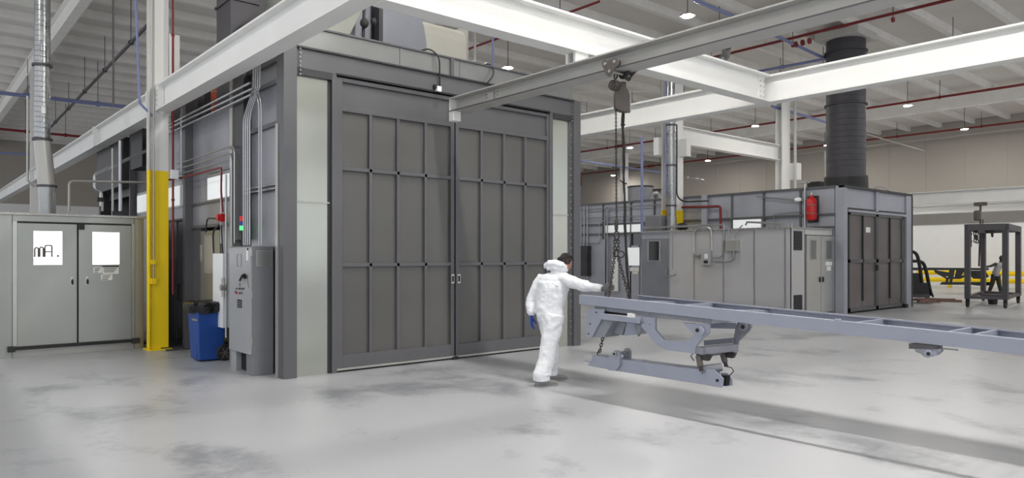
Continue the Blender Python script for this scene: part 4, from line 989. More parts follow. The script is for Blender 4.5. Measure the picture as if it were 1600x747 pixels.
# front: dark louvre column 1238-1252 then doors
lp('front_panel', 'low_wall', LX+.101, fx_(1257), LY, LY+.1, 0, LZ)
for py0, py1 in ((391, 361), (486, 461)):
    v_ = lp('louvre', 'black', fx_(1239), fx_(1252), LY-.03, LY, onY(1245, py0, LY).z, onY(1245, py1, LY).z)
    z0, z1 = onY(1245, py0, LY).z, onY(1245, py1, LY).z
    for i in range(6): z = z0+(i+.5)*(z1-z0)/6; B(fx_(1239.5), fx_(1251.5), LY-.04, LY-.03, z-.008, z+.008).build('slat', 'booth_dark', v_)
lp('front_panel', 'white_dull', fx_(1258), 20.86, LY, LY+.1, 2.3, LZ, label='pale panel above the double door')
lp('front_panel', 'galv_d', 20.82, 20.88, LY, LY+.1, 0, 2.3)
for a_, b_, wa, wb_ in ((1259, 1281, 1264, 1274), (1281.6, 1305, 1288, 1298.5)):
    d_ = lp('door', 'low_door', fx_(a_), fx_(b_), LY-.03, LY+.03, .08, 2.28)
    z0, z1 = onY(1270, 406, LY).z, onY(1270, 374, LY).z
    B(fx_(wa), fx_(wb_), LY-.04, LY-.03, z0, z1).build('window_frame', 'galv_d', d_); B(fx_(wa+1.2), fx_(wb_-1.2), LY-.045, LY-.04, z0+.03, z1-.03).build('pane', 'glass_grey', d_)
    hx_ = fx_(1279 if a_ < 1270 else 1284); B(hx_-.02, hx_+.02, LY-.06, LY-.03, .95, 1.1).build('handle', 'black', d_)
for q in ((1288, 1298, 415, 409), (1290, 1296, 423, 416)):
    s_ = B(fx_(q[0]), fx_(q[1]), LY-.045, LY-.03, onY(1293, q[2], LY).z, onY(1293, q[3], LY).z).build('door_sign', 'paper', lr)
# electrical boxes and conduits on the side
e1 = onX(1103, 403, LX-.1)
MB().box(LX-.12, LX, e1.y-.16, e1.y+.16, e1.z-.22, e1.z+.22).build('switch_box', 'cab', lr, bevel=.01)
B(LX-.13, LX-.12, e1.y-.08, e1.y+.04, e1.z-.02, e1.z+.12).build('gauge_face', 'paper', lr); B(LX-.13, LX-.12, e1.y-.08, e1.y+.06, e1.z-.16, e1.z-.08).build('switch_face', 'black', lr)
e2 = onX(1144, 385, LX-.1)
MB().box(LX-.15, LX, e2.y-.2, e2.y+.2, e2.z-.14, e2.z+.18).build('switch_box', 'galv_d', lr, bevel=.01)
def lt(pts, r_=.03): return MB().tube([onX(x, y, LX-.06) for x, y in pts], r_, n=8, bend=.22).build('conduit', 'conduit', lr, smooth=True)
lt([(1094, 399), (1084, 399), (1084, 357), (1111, 354), (1112, 392)]); lt([(1094, 403), (1083, 401), (1083, 392)], .02)
lt([(1113, 402), (1130, 402), (1131, 352)]); lt([(1113, 408), (1146, 408), (1146, 392)])
lt([(1137, 354), (1141, 372)], .02); lt([(1051, 354), (1051, 420)], .012); lt([(1046, 432), (1054, 430), (1056, 428)], .02)
lt([(1148, 371), (1152, 360), (1160, 352)], .02)
MB().tube([onX(1005, 358, LX+.1)+Zv*.03, onX(1130, 354, LX+.1)+Zv*.05], .03, n=6).build('roof_pipe', 'conduit', lr, smooth=True)
MB().tube([onX(1165, 352, 19.2), onX(1167, 347, 19.2), onX(1233, 350, 19.2)], .03, n=6).build('roof_pipe', 'conduit', lr, smooth=True)
for k_ in range(6):
    p = onX(1222+k_*3, 351, 19.0); 
    MB().tube([V((p.x, p.y, LZ+.04)), V((p.x, p.y, LZ+.16))], .02, n=6).build('roof_pipe', 'conduit', lr)
MB().box(19.0, 19.5, 15.0, 15.3, 2.5, 3.0).build('roof_box', 'cab_d', lr, bevel=.01) if False else None
rbx = thing('roof_box', (18.9, 14.6, 2.5), 'small grey equipment box on the low room roof, left of the yellow-banded column', 'box')
p = onX(1025, 357, 18.9); MB().box(18.7, 19.2, p.y-.35, p.y+.3, LZ+.04, 3.02).build('box_shell', 'cab_d', rbx, bevel=.02)
# duct in front of column 2
dd2 = thing('spiral_duct', (19.2, 14.6, 2.5), 'steel exhaust duct rising beside the far yellow-banded column', 'duct')
q0 = onX(1049, 340, 19.0)
MB().cyl((19.0, q0.y, 2.5), (19.0, q0.y, 2.95), .17, n=16).build('duct_pipe', 'duct', dd2, smooth=True)
MB().cyl((19.0, q0.y, 2.95), (19.0, q0.y, 7.8), .155, n=16).build('duct_pipe', 'duct', dd2, smooth=True)
for z in (3.3, 4.6, 5.9): MB().cyl((19.0, q0.y, z), (19.0, q0.y, z+.05), .18, n=16).build('clamp_ring', 'duct_dark', dd2, smooth=True)
mt_ = onX(1066, 350, 18.8); m = MB().ell((18.8, mt_.y, LZ+.16), ((.14,0,0),(0,.22,0),(0,0,.13)), 12, 8); m.build('blower_motor', 'black', dd2, smooth=True)
MB().tube([(18.95, q0.y-.25, 5.9), (18.95, q0.y-.25, 3.6), (18.95, q0.y-.5, 3.42), (19.0, q0.y-1.4, 3.40)], .025, n=6, bend=.15).build('hose', 'black', dd2, smooth=True)

# ================================================================= OVERHEAD PIPES
def pipe(label, pts, r_, mt, n_hang=0, nm='overhead_pipe', hang=.25, cat='pipe', bend=.1):
    o = thing(nm, tuple(V(pts[0])), label, cat)
    MB().tube(pts, r_, n=8, bend=bend).build('pipe', mt, o, smooth=True)
    a, b = V(pts[0]), V(pts[-1])
    for i in range(n_hang):
        p = a.lerp(b, (i+.5)/n_hang); MB().cyl(p, V((p.x, p.y, 9.24)), .012, n=5).build('hanger_rod', 'rackpaint', o); MB().cyl(p-V((0,.03,0)), p+V((0,.03,0)), r_*1.6, n=8).build('clamp', mt, o)
    if mt == 'darkred' and n_hang > 3:
        for i in range(3):
            p = a.lerp(b, .72)+(b-a).normalized()*(i*.22); MB().cyl(p-(b-a).normalized()*.03, p+(b-a).normalized()*.03, r_*2.1, n=8).build('coupling', mt, o)
    return o
pipe('red sprinkler pipe at upper middle, left of the first pendant lamp', [(18.4, -2, 8.5), (18.4, 20, 8.5)], .04, 'darkred', 7)
pipe('red sprinkler pipe just above the white beam crossing at right', [(21.2, -2, 8.5), (21.2, 15.8, 8.5), (21.2, 15.8, 8.2)], .045, 'darkred', 6)
pipe('red sprinkler pipe passing behind the top of the dark stack', [(25.3, -2, 8.5), (25.3, 15.5, 8.5), (25.3, 15.5, 8.2)], .045, 'darkred', 6)
pipe('red sprinkler pipe low behind the tall booth corner', [(25.3, 17, 8.5), (25.3, 34, 8.5)], .045, 'darkred', 6)
pipe('red sprinkler pipe between dark stack and right edge, under the big beam', [(33.9, 2, 8.5), (33.9, 40, 8.5)], .05, 'darkred', 10)
pipe('farthest red sprinkler pipe running along the far wall top', [(42.9, -2, 8.45), (42.9, 48, 8.45)], .05, 'darkred', 12)
pipe('grey pipe under the farthest red pipe', [(43.4, -2, 8.2), (43.4, 44, 8.2)], .035, 'galv_d', 0)
pipe('short red sprinkler pipe seen above the booth roof', [(13.6, 12.5, 8.2), (13.6, 24, 8.2)], .035, 'darkred', 4)
pb = [G(0, 145, 7.6), G(195, 167, 7.6)]
dpb = (pb[1]-pb[0]); pipe('thick blue air pipe crossing the ceiling at upper left', [pb[0]-dpb*1.2, pb[1]+dpb*.05], .07, 'bluepipe', 4)
pipe('thinner blue pipe low at the left behind the spiral duct', [G(-80, 236, 7.0), G(90, 243, 7.0)], .06, 'bluepipe', 2)
pipe('dark red pipe crossing the ceiling at left under the blue pipe', [G(-60, 196, 7.6), G(132, 214, 7.6)], .06, 'darkred', 3)
pipe('dark sprinkler branch slanting up towards the yellow column', [G(78, 200, 7.9), G(230, 40, 7.9)], .05, 'rackpaint', 5)
pipe('blue pipe diagonal above the hoist rail at upper right', [G(1085, 0, 8.2), G(1145, 25, 8.2)], .05, 'bluepipe', 0)
pipe('blue pipe reaching the dark stack top from the left', [G(1210, 55, 8.3), G(1290, 92, 8.3)], .05, 'bluepipe', 0)
pipe('blue pipe on the left of the dark stack, sloping up to it', [G(1162, 116, 8.3), G(1290, 92, 8.3)], .05, 'bluepipe', 1)
pipe('blue pipe under the white beam, left of the dark stack', [G(1206, 166, 7.8), G(1294, 192, 7.8)], .06, 'bluepipe', 0)
pipe('blue pipe at middle distance behind the hanging chain', [G(905, 251, 7.4), G(1035, 270, 7.4)], .06, 'bluepipe', 1)
v0 = onX(1003, 354, 18.6); pipe('vertical blue pipe at the end of the low grey room', [(18.3, onX(1003,400,18.3).y, 2.5), (18.3, onX(1003,400,18.3).y, 4.35+1.2)], .045, 'bluepipe', 0)
v1 = onX(1041, 300, 18.9); pipe('vertical blue pipe against the far column', [(18.9, v1.y, 3.6), (18.9, v1.y, 7.6)], .035, 'bluepipe', 0)
pipe('thin blue drop pipe beside the yellow column', [(3.1, 14.0, 8.8), onY(218, 161, 14.0), onY(238, 181, 14.0)], .022, 'bluepipe', 0, bend=.05)
pipe('thin grey drop pipe between spiral duct and column', [onY(177, -60, 15.0), onY(177, 165, 15.0)], .018, 'rackpaint', 0)
pipe('thin drop pipe left of the spiral duct', [onY(43, 150, 18), onY(43, 282, 18), onY(54, 292, 18)], .022, 'galv_d', 0, bend=.04)
pipe('grey sloping sprinkler rod right of the dark stack', [G(1355, 210, 7.4), G(1445, 236, 7.4)], .04, 'galv_d', 0)
pipe('short grey pipe stub right of the far column', [G(1075, 277, 6.5), G(1100, 282, 6.5)], .05, 'galv_d', 0)
el = thing('duct_elbow', tuple(G(1130, 80, 8.3)), 'small galvanised elbow duct hanging under the roof above the crossing beams', 'duct')
MB().tube([G(1136, 72, 8.4), G(1135, 88, 8.2), G(1120, 98, 8.0), G(1108, 101, 8.0)], .14, n=12, bend=.3).build('elbow', 'duct', el, smooth=True)
MB().cyl(G(1136, 72, 8.4), G(1136, 72, 8.4)+Zv*.12, .19, n=12).build('flange', 'duct_dark', el)
# vertical blue/gray rods above booth roof at middle
p3 = onY(770, 102, 14); pipe('vertical blue pipe rising from the big booth roof', [(p3.x, 14, 4.6), (p3.x, 14, 7.9)], .03, 'bluepipe', 0)
p4 = onY(742, 96, 14); pipe('vertical grey conduit rising from the big booth roof', [(p4.x, 14, 4.6), (p4.x, 14, 7.9)], .03, 'galv_d', 0)
cc = onY(752, 90, 16); c6 = thing('steel_column', (cc.x, 22, 0), 'pale column seen above the big booth roof between two thin pipes', 'column')
cq = onY(752, 90, 22); MB().ibeam((cq.x, 22, 0), (cq.x, 22, 8.4), .5, .4, up=(1, 0, 0)).build('column_shaft', 'white_steel', c6)

# ================================================================= LAMPS
lamp_data = [(15.99, 11.53, 'largest pendant lamp, above the hoist rail at top right of centre', .15),
 (15.75, 18.67, 'pendant lamp seen over the big booth roof', .15), (32.64, 12.32, 'pendant lamp right of the dark stack, under the big beam', .15),
 (32.07, 19.13, 'pendant lamp above the higher white beam, left of the dark stack', .15), (40.92, 12.76, 'pendant lamp before the far wall at the right', .15),
 (32.88, 27.8, 'pendant lamp just right of the hoist chain', .15), (41.28, 28.13, 'pendant lamp right of the far yellow-banded column', .15),
 (43.1, 38.14, 'small distant pendant lamp behind the hoist chain', .15), (40.8, 19.76, 'small pendant lamp at the left edge of the dark stack', .15)]
hidden = [(6.1, 7.2), (6.1, 5.0), (6.1, 2.8), (6.1, 0.6), (6.1, -1.6), (6.1, -4.0), (-2, 3.0), (-2, -4), (-2, 11.5), (6.8, 12.2), (16, -5), (26.5, 4.2), (36.3, 5.5), (24.5, 12), (24.5, 19), (32.6, 4), (40.9, 4), (16, 28), (24.5, 28), (16, 38), (30, 40)]  # unseen lamps, many added to brighten beams, floor and the rail's shadow band
def lamp(x, y, label, r_):
    o = thing('pendant_lamp', (x, y, 8.1), label, 'lamp', 'high bay pendant lamps')
    MB().cyl((x, y, 8.12), (x, y, 8.17), r_+.055, .06, n=20).build('housing', 'hoist', o, smooth=True)
    MB().cyl((x, y, 8.10), (x, y, 8.125), r_+.055, n=20, caps=True).build('rim', 'hoist', o, smooth=True)
    n = 16; vs = [(x+r_*math.cos(2*math.pi*i/n), y+r_*math.sin(2*math.pi*i/n), 8.095) for i in range(n)]
    MB().cyl((x, y, 8.085), (x, y, 8.10), r_, n=16).build('diffuser', 'lamp', o)
    MB().cyl((x, y, 8.17), (x, y, 9.24), .012, n=6).build('cord', 'rackpaint', o)
    return o
first = None
for x, y, lb_, r_ in lamp_data:
    if first is None: first = lamp(x, y, lb_, r_)
    else: copy_tree(first, (x, y, 8.1), lb_)
for x, y in hidden: copy_tree(first, (x, y, 8.1), 'unseen pendant lamp added to light the hall')

# ================================================================= FAR RIGHT: RACK, CART, CHASSIS, GUARD RAIL
rk = thing('rolling_rack', (29, 8.3, 0), 'tall dark steel frame rack on casters at the far right', 'rack')
crn = [G(1512, 480), G(1571, 482), G(1591, 474), G(1536.5, 470)]
# make it a true rectangle: centre + axes
ra, rb_, rc_, rd = crn
e1_ = ((rb_-ra)+(rc_-rd)).normalized(); wlen = ((rb_-ra).length+(rc_-rd).length)/2; 
ro = ra; e2_ = V((-e1_.y, e1_.x, 0)); 
if e2_.dot(rd-ra) < 0: e2_ = -e2_
dlen = (rd-ra).dot(e2_)
RC = [ra, rb_, rc_, rd]
TOP = 2.75
for i, c in enumerate(RC):
    q = .075
    MB().box(c.x-q, c.x+q, c.y-q, c.y+q, .28, TOP-.2).build('post', 'rackpaint', rk)
    MB().cyl(c+V((0,-.03,.10)), c+V((0,.03,.10)), .10, n=14).build('caster', 'black', rk, smooth=True); MB().box(c.x-.05, c.x+.05, c.y-.05, c.y+.05, .12, .28).build('caster_fork', 'black', rk)
for i in range(4):
    a, b = RC[i], RC[(i+1) % 4]
    m = MB().ibeam(a+Zv*(TOP-.2), b+Zv*(TOP-.2), .19, .2, tf=.09, tw=.19); m.build('top_beam', 'rackpaint', rk)
    MB().ibeam(a+Zv*.28, b+Zv*.28, .12, .1, tf=.04, tw=.12).build('base_beam', 'rackpaint', rk)
MB().ibeam(RC[0].lerp(RC[3], .6)+Zv*.28, RC[1].lerp(RC[2], .6)+Zv*.28, .12, .08, tf=.04, tw=.12).build('base_beam', 'rackpaint', rk)
pm_ = (RC[0]+RC[1]+RC[2]+RC[3])/4
MB().rings([(P(1551, 463, 24.6)+Zv*z, V((r_,0,0)), V((0,r_,0))) for z, r_ in ((-.28,.13),(-.05,.16),(.0,.35),(.05,.35))], 14).build('pedestal', 'black', rk, smooth=True)
for px, py0, py1, d_ in ((1516, 360, 383, 24), (1523, 360, 376, 24.4), (1526.5, 360, 377, 24.4), (1550, 358, 367, 24)):
    chain(MB(), P(px, py0, d_), P(px+.4, py1, d_), .14, .02, 8).build('hanging_chain', 'chain', rk, kind='stuff')
fh = thing('far_hoist', (31.5, 9, 3.7), 'small distant chain hoist hanging from the far runway beam above the rack', 'hoist')
f0 = onX(1532, 326, 31.5)
MB().box(f0.x-.12, f0.x+.12, f0.y-.2, f0.y+.2, 3.62, 3.75).build('trolley', 'hoist', fh, bevel=.02)
MB().box(f0.x-.1, f0.x+.1, f0.y-.02, f0.y+.22, 3.05, 3.45).build('hoist_body', 'hoist', fh, bevel=.06)
MB().cyl((f0.x, f0.y, 3.62), (f0.x, f0.y, 3.4), .04, n=8).build('hook', 'hoist', fh)
MB().cyl((f0.x, f0.y-.08, 3.1), (f0.x, f0.y-.08, 1.7), .02, n=6).build('load_chain', 'chain', fh)
MB().cyl((f0.x, f0.y, 3.1), (f0.x, f0.y+.05, 1.3), .03, n=6).build('load_chain', 'chain', fh)
# guard rails
gr = thing('guard_rail', (43.2, 10, 0), 'yellow two-bar guard rail along the far white wall', 'guard rail')
for z in (.42, .80):
    MB().box(43.1, 43.2, -6, 15.8, z-.13, z+.11).build('rail_bar', 'yellow', gr, bevel=.03); MB().box(43.06, 43.1, -6, 15.8, z-.04, z+.02).build('rail_groove', 'yellow', gr)
for y in (14.2, 11.6, 9.0, 6.4, 3.8, 1.2, -1.4): MB().box(43.2, 43.35, y-.08, y+.08, 0, 1.02).build('post', 'yellow', gr)
# black cart
ct_ = thing('black_cart', tuple(G(1440, 470)), 'black tall-backed cart with tubular frames right of the far booth', 'cart')
def pv(x, y, d_=26.0): return P(x, y, d_)
def cart_tube(pts, r_=.045, d_=26.0): MB().tube([pv(x, y, d_) for x, y in pts], r_, n=8, bend=.25).build('frame_tube', 'black', ct_, smooth=True)
cart_tube([(1415, 393), (1431, 393), (1436, 408), (1443, 462)], .06, 26); cart_tube([(1415, 393), (1431, 393), (1436, 408), (1443, 462)], .05, 27.2)
cart_tube([(1424, 408), (1441, 408), (1446, 418), (1455, 462)], .06, 26.3); cart_tube([(1452, 449), (1458, 464)], .04, 26)
cart_tube([(1415, 408), (1425, 408)], .05); cart_tube([(1424, 408), (1424, 428)], .05)
thk = L(0, 1.2, 0)
MB().prism([pv(1405, 427), pv(1436, 427), pv(1441, 463), pv(1405, 463)], thk).build('back_panel', 'black', ct_)
MB().prism([pv(1405, 442, 25.9), pv(1450, 442, 25.9), pv(1453, 463, 25.9), pv(1405, 463, 25.9)], thk).build('tray', 'black', ct_)
MB().prism([pv(1405, 460, 25.7), pv(1453, 460, 25.7), pv(1453, 465, 25.7), pv(1405, 465, 25.7)], L(0, 1.5, 0)).build('base', 'rackpaint', ct_)
for x, d_ in ((1415, 26), (1448, 26), (1448, 27)):
    p = P(x, 400, d_); MB().cyl((p.x, p.y-.03, .11), (p.x, p.y+.03, .11), .11, n=12).build('wheel', 'rub', ct_, smooth=True)
random.seed(5)
for i in range(9):
    a = G(1425+random.uniform(0, 34), 472+random.uniform(-3, 1), .03+.09*(i % 3)); dr_ = L(random.uniform(.35, .8), random.uniform(-.4, .4), 0)
    m = MB(); sd = V((-dr_.y, dr_.x, 0)).normalized()*.06
    m.prism([a-sd, a+sd, a+sd+dr_, a-sd+dr_], Zv*.08)
    o = m.build('wood_board', 'wood', None); tag(o, 'scrap wood board in the low pile on the floor by the black cart', 'board', 'scrap boards by the black cart')
# distant black chassis
fc = thing('truck_chassis', tuple(G(1480, 460)), 'distant black truck chassis hanging before the far white wall', 'chassis')
def fpoly(name, pts, d_=31.5, th=.08, mt='black'): return MB().prism([P(x, y, d_) for x, y in pts], L(.0, th, 0)).build(name, mt, fc)
for dd__ in (31.5, 32.4): fpoly('side_rail', [(1408, 418), (1545, 419), (1545, 422), (1408, 422.5)], dd__)
fpoly('suspension_arm', [(1461, 422), (1485, 426), (1485, 430), (1477, 433), (1487, 434), (1508, 430), (1508, 423), (1514, 423), (1514, 431), (1500, 436), (1480, 436), (1462, 426)])
for x in (1485, 1492): fpoly('bracket', [(x, 422), (x+7, 422), (x+5, 434), (x-2, 434)] if x == 1485 else [(1496, 422), (1508, 422), (1500, 434), (1493, 434)])
fpoly('spring_hanger', [(1523, 423), (1540, 423), (1545, 433), (1532, 436), (1526, 430)], th=.5)
fpoly('link', [(1480, 436), (1483, 436), (1481, 443), (1478, 443)]); fpoly('link', [(1486, 436), (1489, 436), (1487, 443), (1484, 443)])
fpoly('lower_beam', [(1474, 445), (1478, 441), (1547, 441), (1547, 446), (1530, 446.5), (1520, 445)], th=.3)
fpoly('cross_member', [(1514, 423), (1524, 423), (1524, 426), (1514, 426)], th=.8)
# sprinkler drop, wall light beads at far left-of-centre
pipe('thin sprinkler drop with cross foot near the tall booth edge', [G(908, 270, 7.3), G(908, 270, 7.3)-Zv*.9], .04, 'darkred', 0)

# ================================================================= PEOPLE
def fuse(mb, name, m_, parent, voxel, smooth=4, label=None):
    o = mb.build(name, m_, parent, smooth=True, label=label)
    r_ = o.modifiers.new('remesh', 'REMESH'); r_.mode = 'VOXEL'; r_.voxel_size = voxel; r_.use_smooth_shade = True
    s_ = o.modifiers.new('smooth', 'SMOOTH'); s_.iterations = smooth; s_.factor = .5
    return o
def cloth(o, amp):
    for k_, (sz_, st_) in enumerate(((.20, amp), (.07, amp*.55))):
        tx = bpy.data.textures.new('cloth_creases', 'CLOUDS'); tx.noise_scale = sz_; tx.noise_depth = 2
        d_ = o.modifiers.new('creases', 'DISPLACE'); d_.texture = tx; d_.strength = st_; d_.texture_coords = 'LOCAL'; d_.mid_level = .5
    return o
def limb(m, pts, rs, n=14, squash=None):
    return m.tube(pts, 0, n=n, rs=rs)
def glove(root, wrist, fwd, palmn, side_, name, m_, curl, size=1.0, voxel=.005):
    # side_: direction of thumb in palm plane
    fwd = fwd.normalized(); palmn = palmn.normalized(); side_ = side_.normalized()
    m = MB(); s = size
    m.rings([(wrist-fwd*.035*s, side_*.034*s, palmn*.030*s), (wrist, side_*.030*s, palmn*.023*s), (wrist+fwd*.03*s, side_*.037*s, palmn*.019*s), (wrist+fwd*.07*s, side_*.044*s, palmn*.018*s), (wrist+fwd*.098*s, side_*.041*s, palmn*.014*s)], 16)
    for i, (off, ln) in enumerate(((.031, .075), (.011, .083), (-.010, .077), (-.030, .062))):
        p = wrist+(fwd*.088+side_*off)*s; d_ = fwd.copy(); pts = [p-d_*.02*s, p]; r0 = .0095*s
        for j in range(3):
            a = curl*(.55+.25*j); d_ = (d_*math.cos(a)+palmn*math.sin(a)).normalized(); p = p+d_*ln*s*(.42, .32, .26)[j]; pts.append(p)
        m.tube(pts, r0, n=8, rs=[r0, r0, r0*.95, r0*.9, r0*.72])
        m.ell(pts[-1], (V((r0*.75,0,0)), V((0,r0*.75,0)), V((0,0,r0*.75))), 8, 6)
    p = wrist+(fwd*.025+side_*.028)*s; q = p+(fwd*.028+side_*.026+palmn*.010)*s; q2 = q+(fwd*.03+side_*.008+palmn*(.012+.015*curl))*s; q3 = q2+(fwd*.022-side_*.004+palmn*(.008+.015*curl))*s
    m.tube([p, q, q2, q3], .011*s, n=8, rs=[.014*s, .0125*s, .011*s, .008*s])
    return fuse(m, name, m_, root, voxel, 2)

wk = thing('person', tuple(L(.48, 9.5, 0)), 'worker in white hooded coverall with blue glove, one arm reaching to the chain', 'person')
def head_geo(hc, f_, up, s=1.0):
    """head with jaw, nose, ears; f_ = facing"""
    rt_ = f_.cross(up).normalized(); m = MB()
    m.ell(hc+up*.02*s, (f_*.095*s, rt_*.075*s, up*.105*s), 18, 12)
    m.ell(hc+f_*.022*s-up*.06*s, (f_*.066*s, rt_*.056*s, up*.062*s), 14, 10)
    m.ell(hc+f_*.064*s-up*.098*s, (f_*.022*s, rt_*.026*s, up*.018*s), 10, 8)
    m.prism([hc+f_*.085*s+up*.015*s, hc+f_*.112*s-up*.028*s, hc+f_*.082*s-up*.036*s], rt_*.012*s); m.prism([hc+f_*.085*s+up*.015*s-rt_*.012*s, hc+f_*.112*s-up*.028*s-rt_*.004*s, hc+f_*.082*s-up*.036*s-rt_*.014*s], rt_*.014*s)
    m.ell(hc+f_*.078*s-up*.056*s, (f_*.014*s, rt_*.024*s, up*.006*s), 10, 6); m.ell(hc+f_*.076*s-up*.068*s, (f_*.014*s, rt_*.022*s, up*.007*s), 10, 6)
    m.ell(hc+f_*.080*s+up*.024*s, (f_*.012*s, rt_*.045*s, up*.009*s), 10, 6)
    for sg in (-1, 1):
        m.ell(hc+rt_*sg*.076*s-f_*.012*s-up*.01*s, (f_*.018*s, rt_*.009*s, up*.031*s), 10, 8)
    return m
up = V((0, 0, 1))
# joints in (lateral, depth, height)
pel = L(.50, 9.55, .93); wst = L(.525, 9.56, 1.10); cst = L(.545, 9.57, 1.30); nck = L(.615, 9.57, 1.475); hd = L(.700, 9.56, 1.60)
LS = L(.405, 9.68, 1.40); RS = L(.685, 9.44, 1.405)
LE = L(.285, 9.72, 1.13); LW = L(.262, 9.66, .915)
RE = L(.915, 9.22, 1.325); RW = L(1.135, 9.05, 1.29)
LH = L(.46, 9.63, .90); RH_ = L(.555, 9.49, .90)
LK = L(.535, 9.72, .50); LA = L(.535, 9.80, .10)
RK = L(.475, 9.45, .50); RA = L(.405, 9.38, .09)
fT = L(.6, .8, 0).normalized(); lT = V((-fT.y, fT.x, 0))          # torso facing, left
fF = L(.9, .42, 0).normalized()
fH = L(.88, .30, -.42).normalized(); hup = (up-fH*up.dot(fH)).normalized()
# body (skin): continuous figure under the suit
m = head_geo(hd, fH, hup)
m.tube([nck-up*.06, nck, hd-up*.06], .055, n=12, rs=[.075, .058, .055])
m.rings([(pel-up*.02, fT*.09, lT*.13), (wst, fT*.085, lT*.12), (cst, fT*.10, lT*.15), (nck-up*.06, fT*.06, lT*.09)], 14)
for a, b, c in ((LS, LE, LW), (RS, RE, RW)): m.tube([a, b, c], .04, n=10, rs=[.045, .036, .028])
for a, b, c in ((LH, LK, LA), (RH_, RK, RA)): m.tube([a, b, c], .06, n=10, rs=[.075, .05, .038])
body = fuse(m, 'body', 'skin', wk, .010, 3)
rt_ = fH.cross(hup).normalized()
for sg in (-1, 1):
    MB().ell(hd+fH*.084+rt_*sg*.030+hup*.006, (fH*.008, rt_*.013, hup*.006), 10, 6).build('eye', 'paper', wk, smooth=True)
    MB().ell(hd+fH*.091+rt_*sg*.030+hup*.006, (fH*.003, rt_*.005, hup*.005), 8, 5).build('iris', 'hair', wk, smooth=True)
# hair: lumpy cap from brow to nape
m = MB(); random.seed(11)
for i in range(90):
    th = random.uniform(0, 1)**.8*math.radians(112); ph = random.uniform(0, 2*math.pi)
    dv = hup*math.cos(th)+(-fH*math.cos(ph)+rt_*math.sin(ph))*math.sin(th)
    if dv.dot(fH) > .45 and dv.dot(hup) < .62: continue
    if dv.dot(hup) < -.05 and dv.dot(fH) > -.2: continue
    c = hd+hup*.022+fH*dv.dot(fH)*.094+rt_*dv.dot(rt_)*.078+hup*dv.dot(hup)*.106
    m.ell(c, (fH*.026, rt_*.026, hup*.020), 8, 6)
m.ell(hd+hup*.032-fH*.012, (fH*.088, rt_*.078, hup*.098), 16, 10)
fuse(m, 'hair', 'hair', wk, .008, 1)
# coverall
m = MB()
m.rings([(pel-up*.10, fT*.135, lT*.185), (pel, fT*.155, lT*.20), (pel+up*.09, fT*.155, lT*.195), (wst+up*.03, fT*.165, lT*.205), (cst-up*.05, fT*.175, lT*.225), (cst+up*.05, fT*.165, lT*.225), (cst+up*.13+fT*.02, fT*.115, lT*.165), (nck-up*.02, fT*.085, lT*.10)], 24)
m.ell(cst+up*.06-fT*.02, (fT*.13, lT*.20, up*.12), 18, 10)
m.tube([LS+(RS-LS)*.22-up*.02, LS, LS.lerp(LE, .5)+L(-.012,0,0), LE+L(-.012,0,-.01), LE.lerp(LW, .55)+L(-.008,0,0), LW+up*.03, LW+up*.005], .06, n=16, rs=[.075, .082, .080, .078, .072, .062, .052])
m.tube([RS+(LS-RS)*.3-up*.02, RS, RS.lerp(RE, .5)-up*.012, RE-up*.012, RE.lerp(RW, .5)-up*.008, RW-(RW-RE)*.1, RW], .06, n=16, rs=[.085, .085, .078, .070, .062, .050, .043])
m.ell(RS.lerp(RE, .35)-up*.05, (L(.10,-.07,0), lT*.05, up*.06), 12, 8)
m.tube([LH+up*.02, LH.lerp(LK, .5)-up*.02, LK, LK.lerp(LA, .5), LA+up*.05, LA-up*.03], .1, n=16, rs=[.13, .118, .098, .092, .092, .092])
m.tube([RH_+up*.02, RH_.lerp(RK, .5)-up*.02, RK+L(.0,0,0), RK.lerp(RA, .5)+L(-.0,0,0), RA+up*.06+L(-.02,0,0), RA-up*.02+L(-.015,0,0)], .1, n=16, rs=[.142, .128, .110, .106, .110, .112])
# folds
random.seed(21)
def fold(a, b, rad, w_):
    m.tube([a, a.lerp(b, .5)+up*random.uniform(-.006, .006), b], w_, n=8, rs=[w_*.4, w_, w_*.4])
bk = -fT
for zz in (.0, .035, .07): fold(wst-up*zz+lT*.17, wst-up*(zz+.01)-lT*.16-fT*.03, 0, .010)
for (J, tgt, r0) in ((LE, LW, .072), (RE, RW, .064), (RK, RA, .094), (LK, LA, .086), (RA+up*.10, RA, .098), (LA+up*.12, LA, .085)):
    axd = (tgt-J).normalized(); u_ = axd.orthogonal().normalized(); v_ = axd.cross(u_)
    for k_ in range(3):
        m.torus(J+axd*(k_-1)*.035+u_*random.uniform(-.006,.006), (axd+u_*random.uniform(-.4,.4)).normalized(), r0, .009, n=18, m=6)
fold(RS+lT*.30-fT*.10+up*.0, RS-fT*.12-up*.10, 0, .012); fold(cst+lT*.15-fT*.12+up*.08, cst-fT*.15-up*.02, 0, .010)
fold(pel-fT*.14+lT*.1, RH_-fT*.12-up*.12, 0, .012)
for k_ in range(7):
    z = .18+k_*.1; a = RK.lerp(RA, .1+.12*k_); fold(a+L(-.07, -.06, 0), a+L(.06, -.07, .03), 0, .008)
cloth(fuse(m, 'coverall', 'suit', wk, .009, 3), .03)
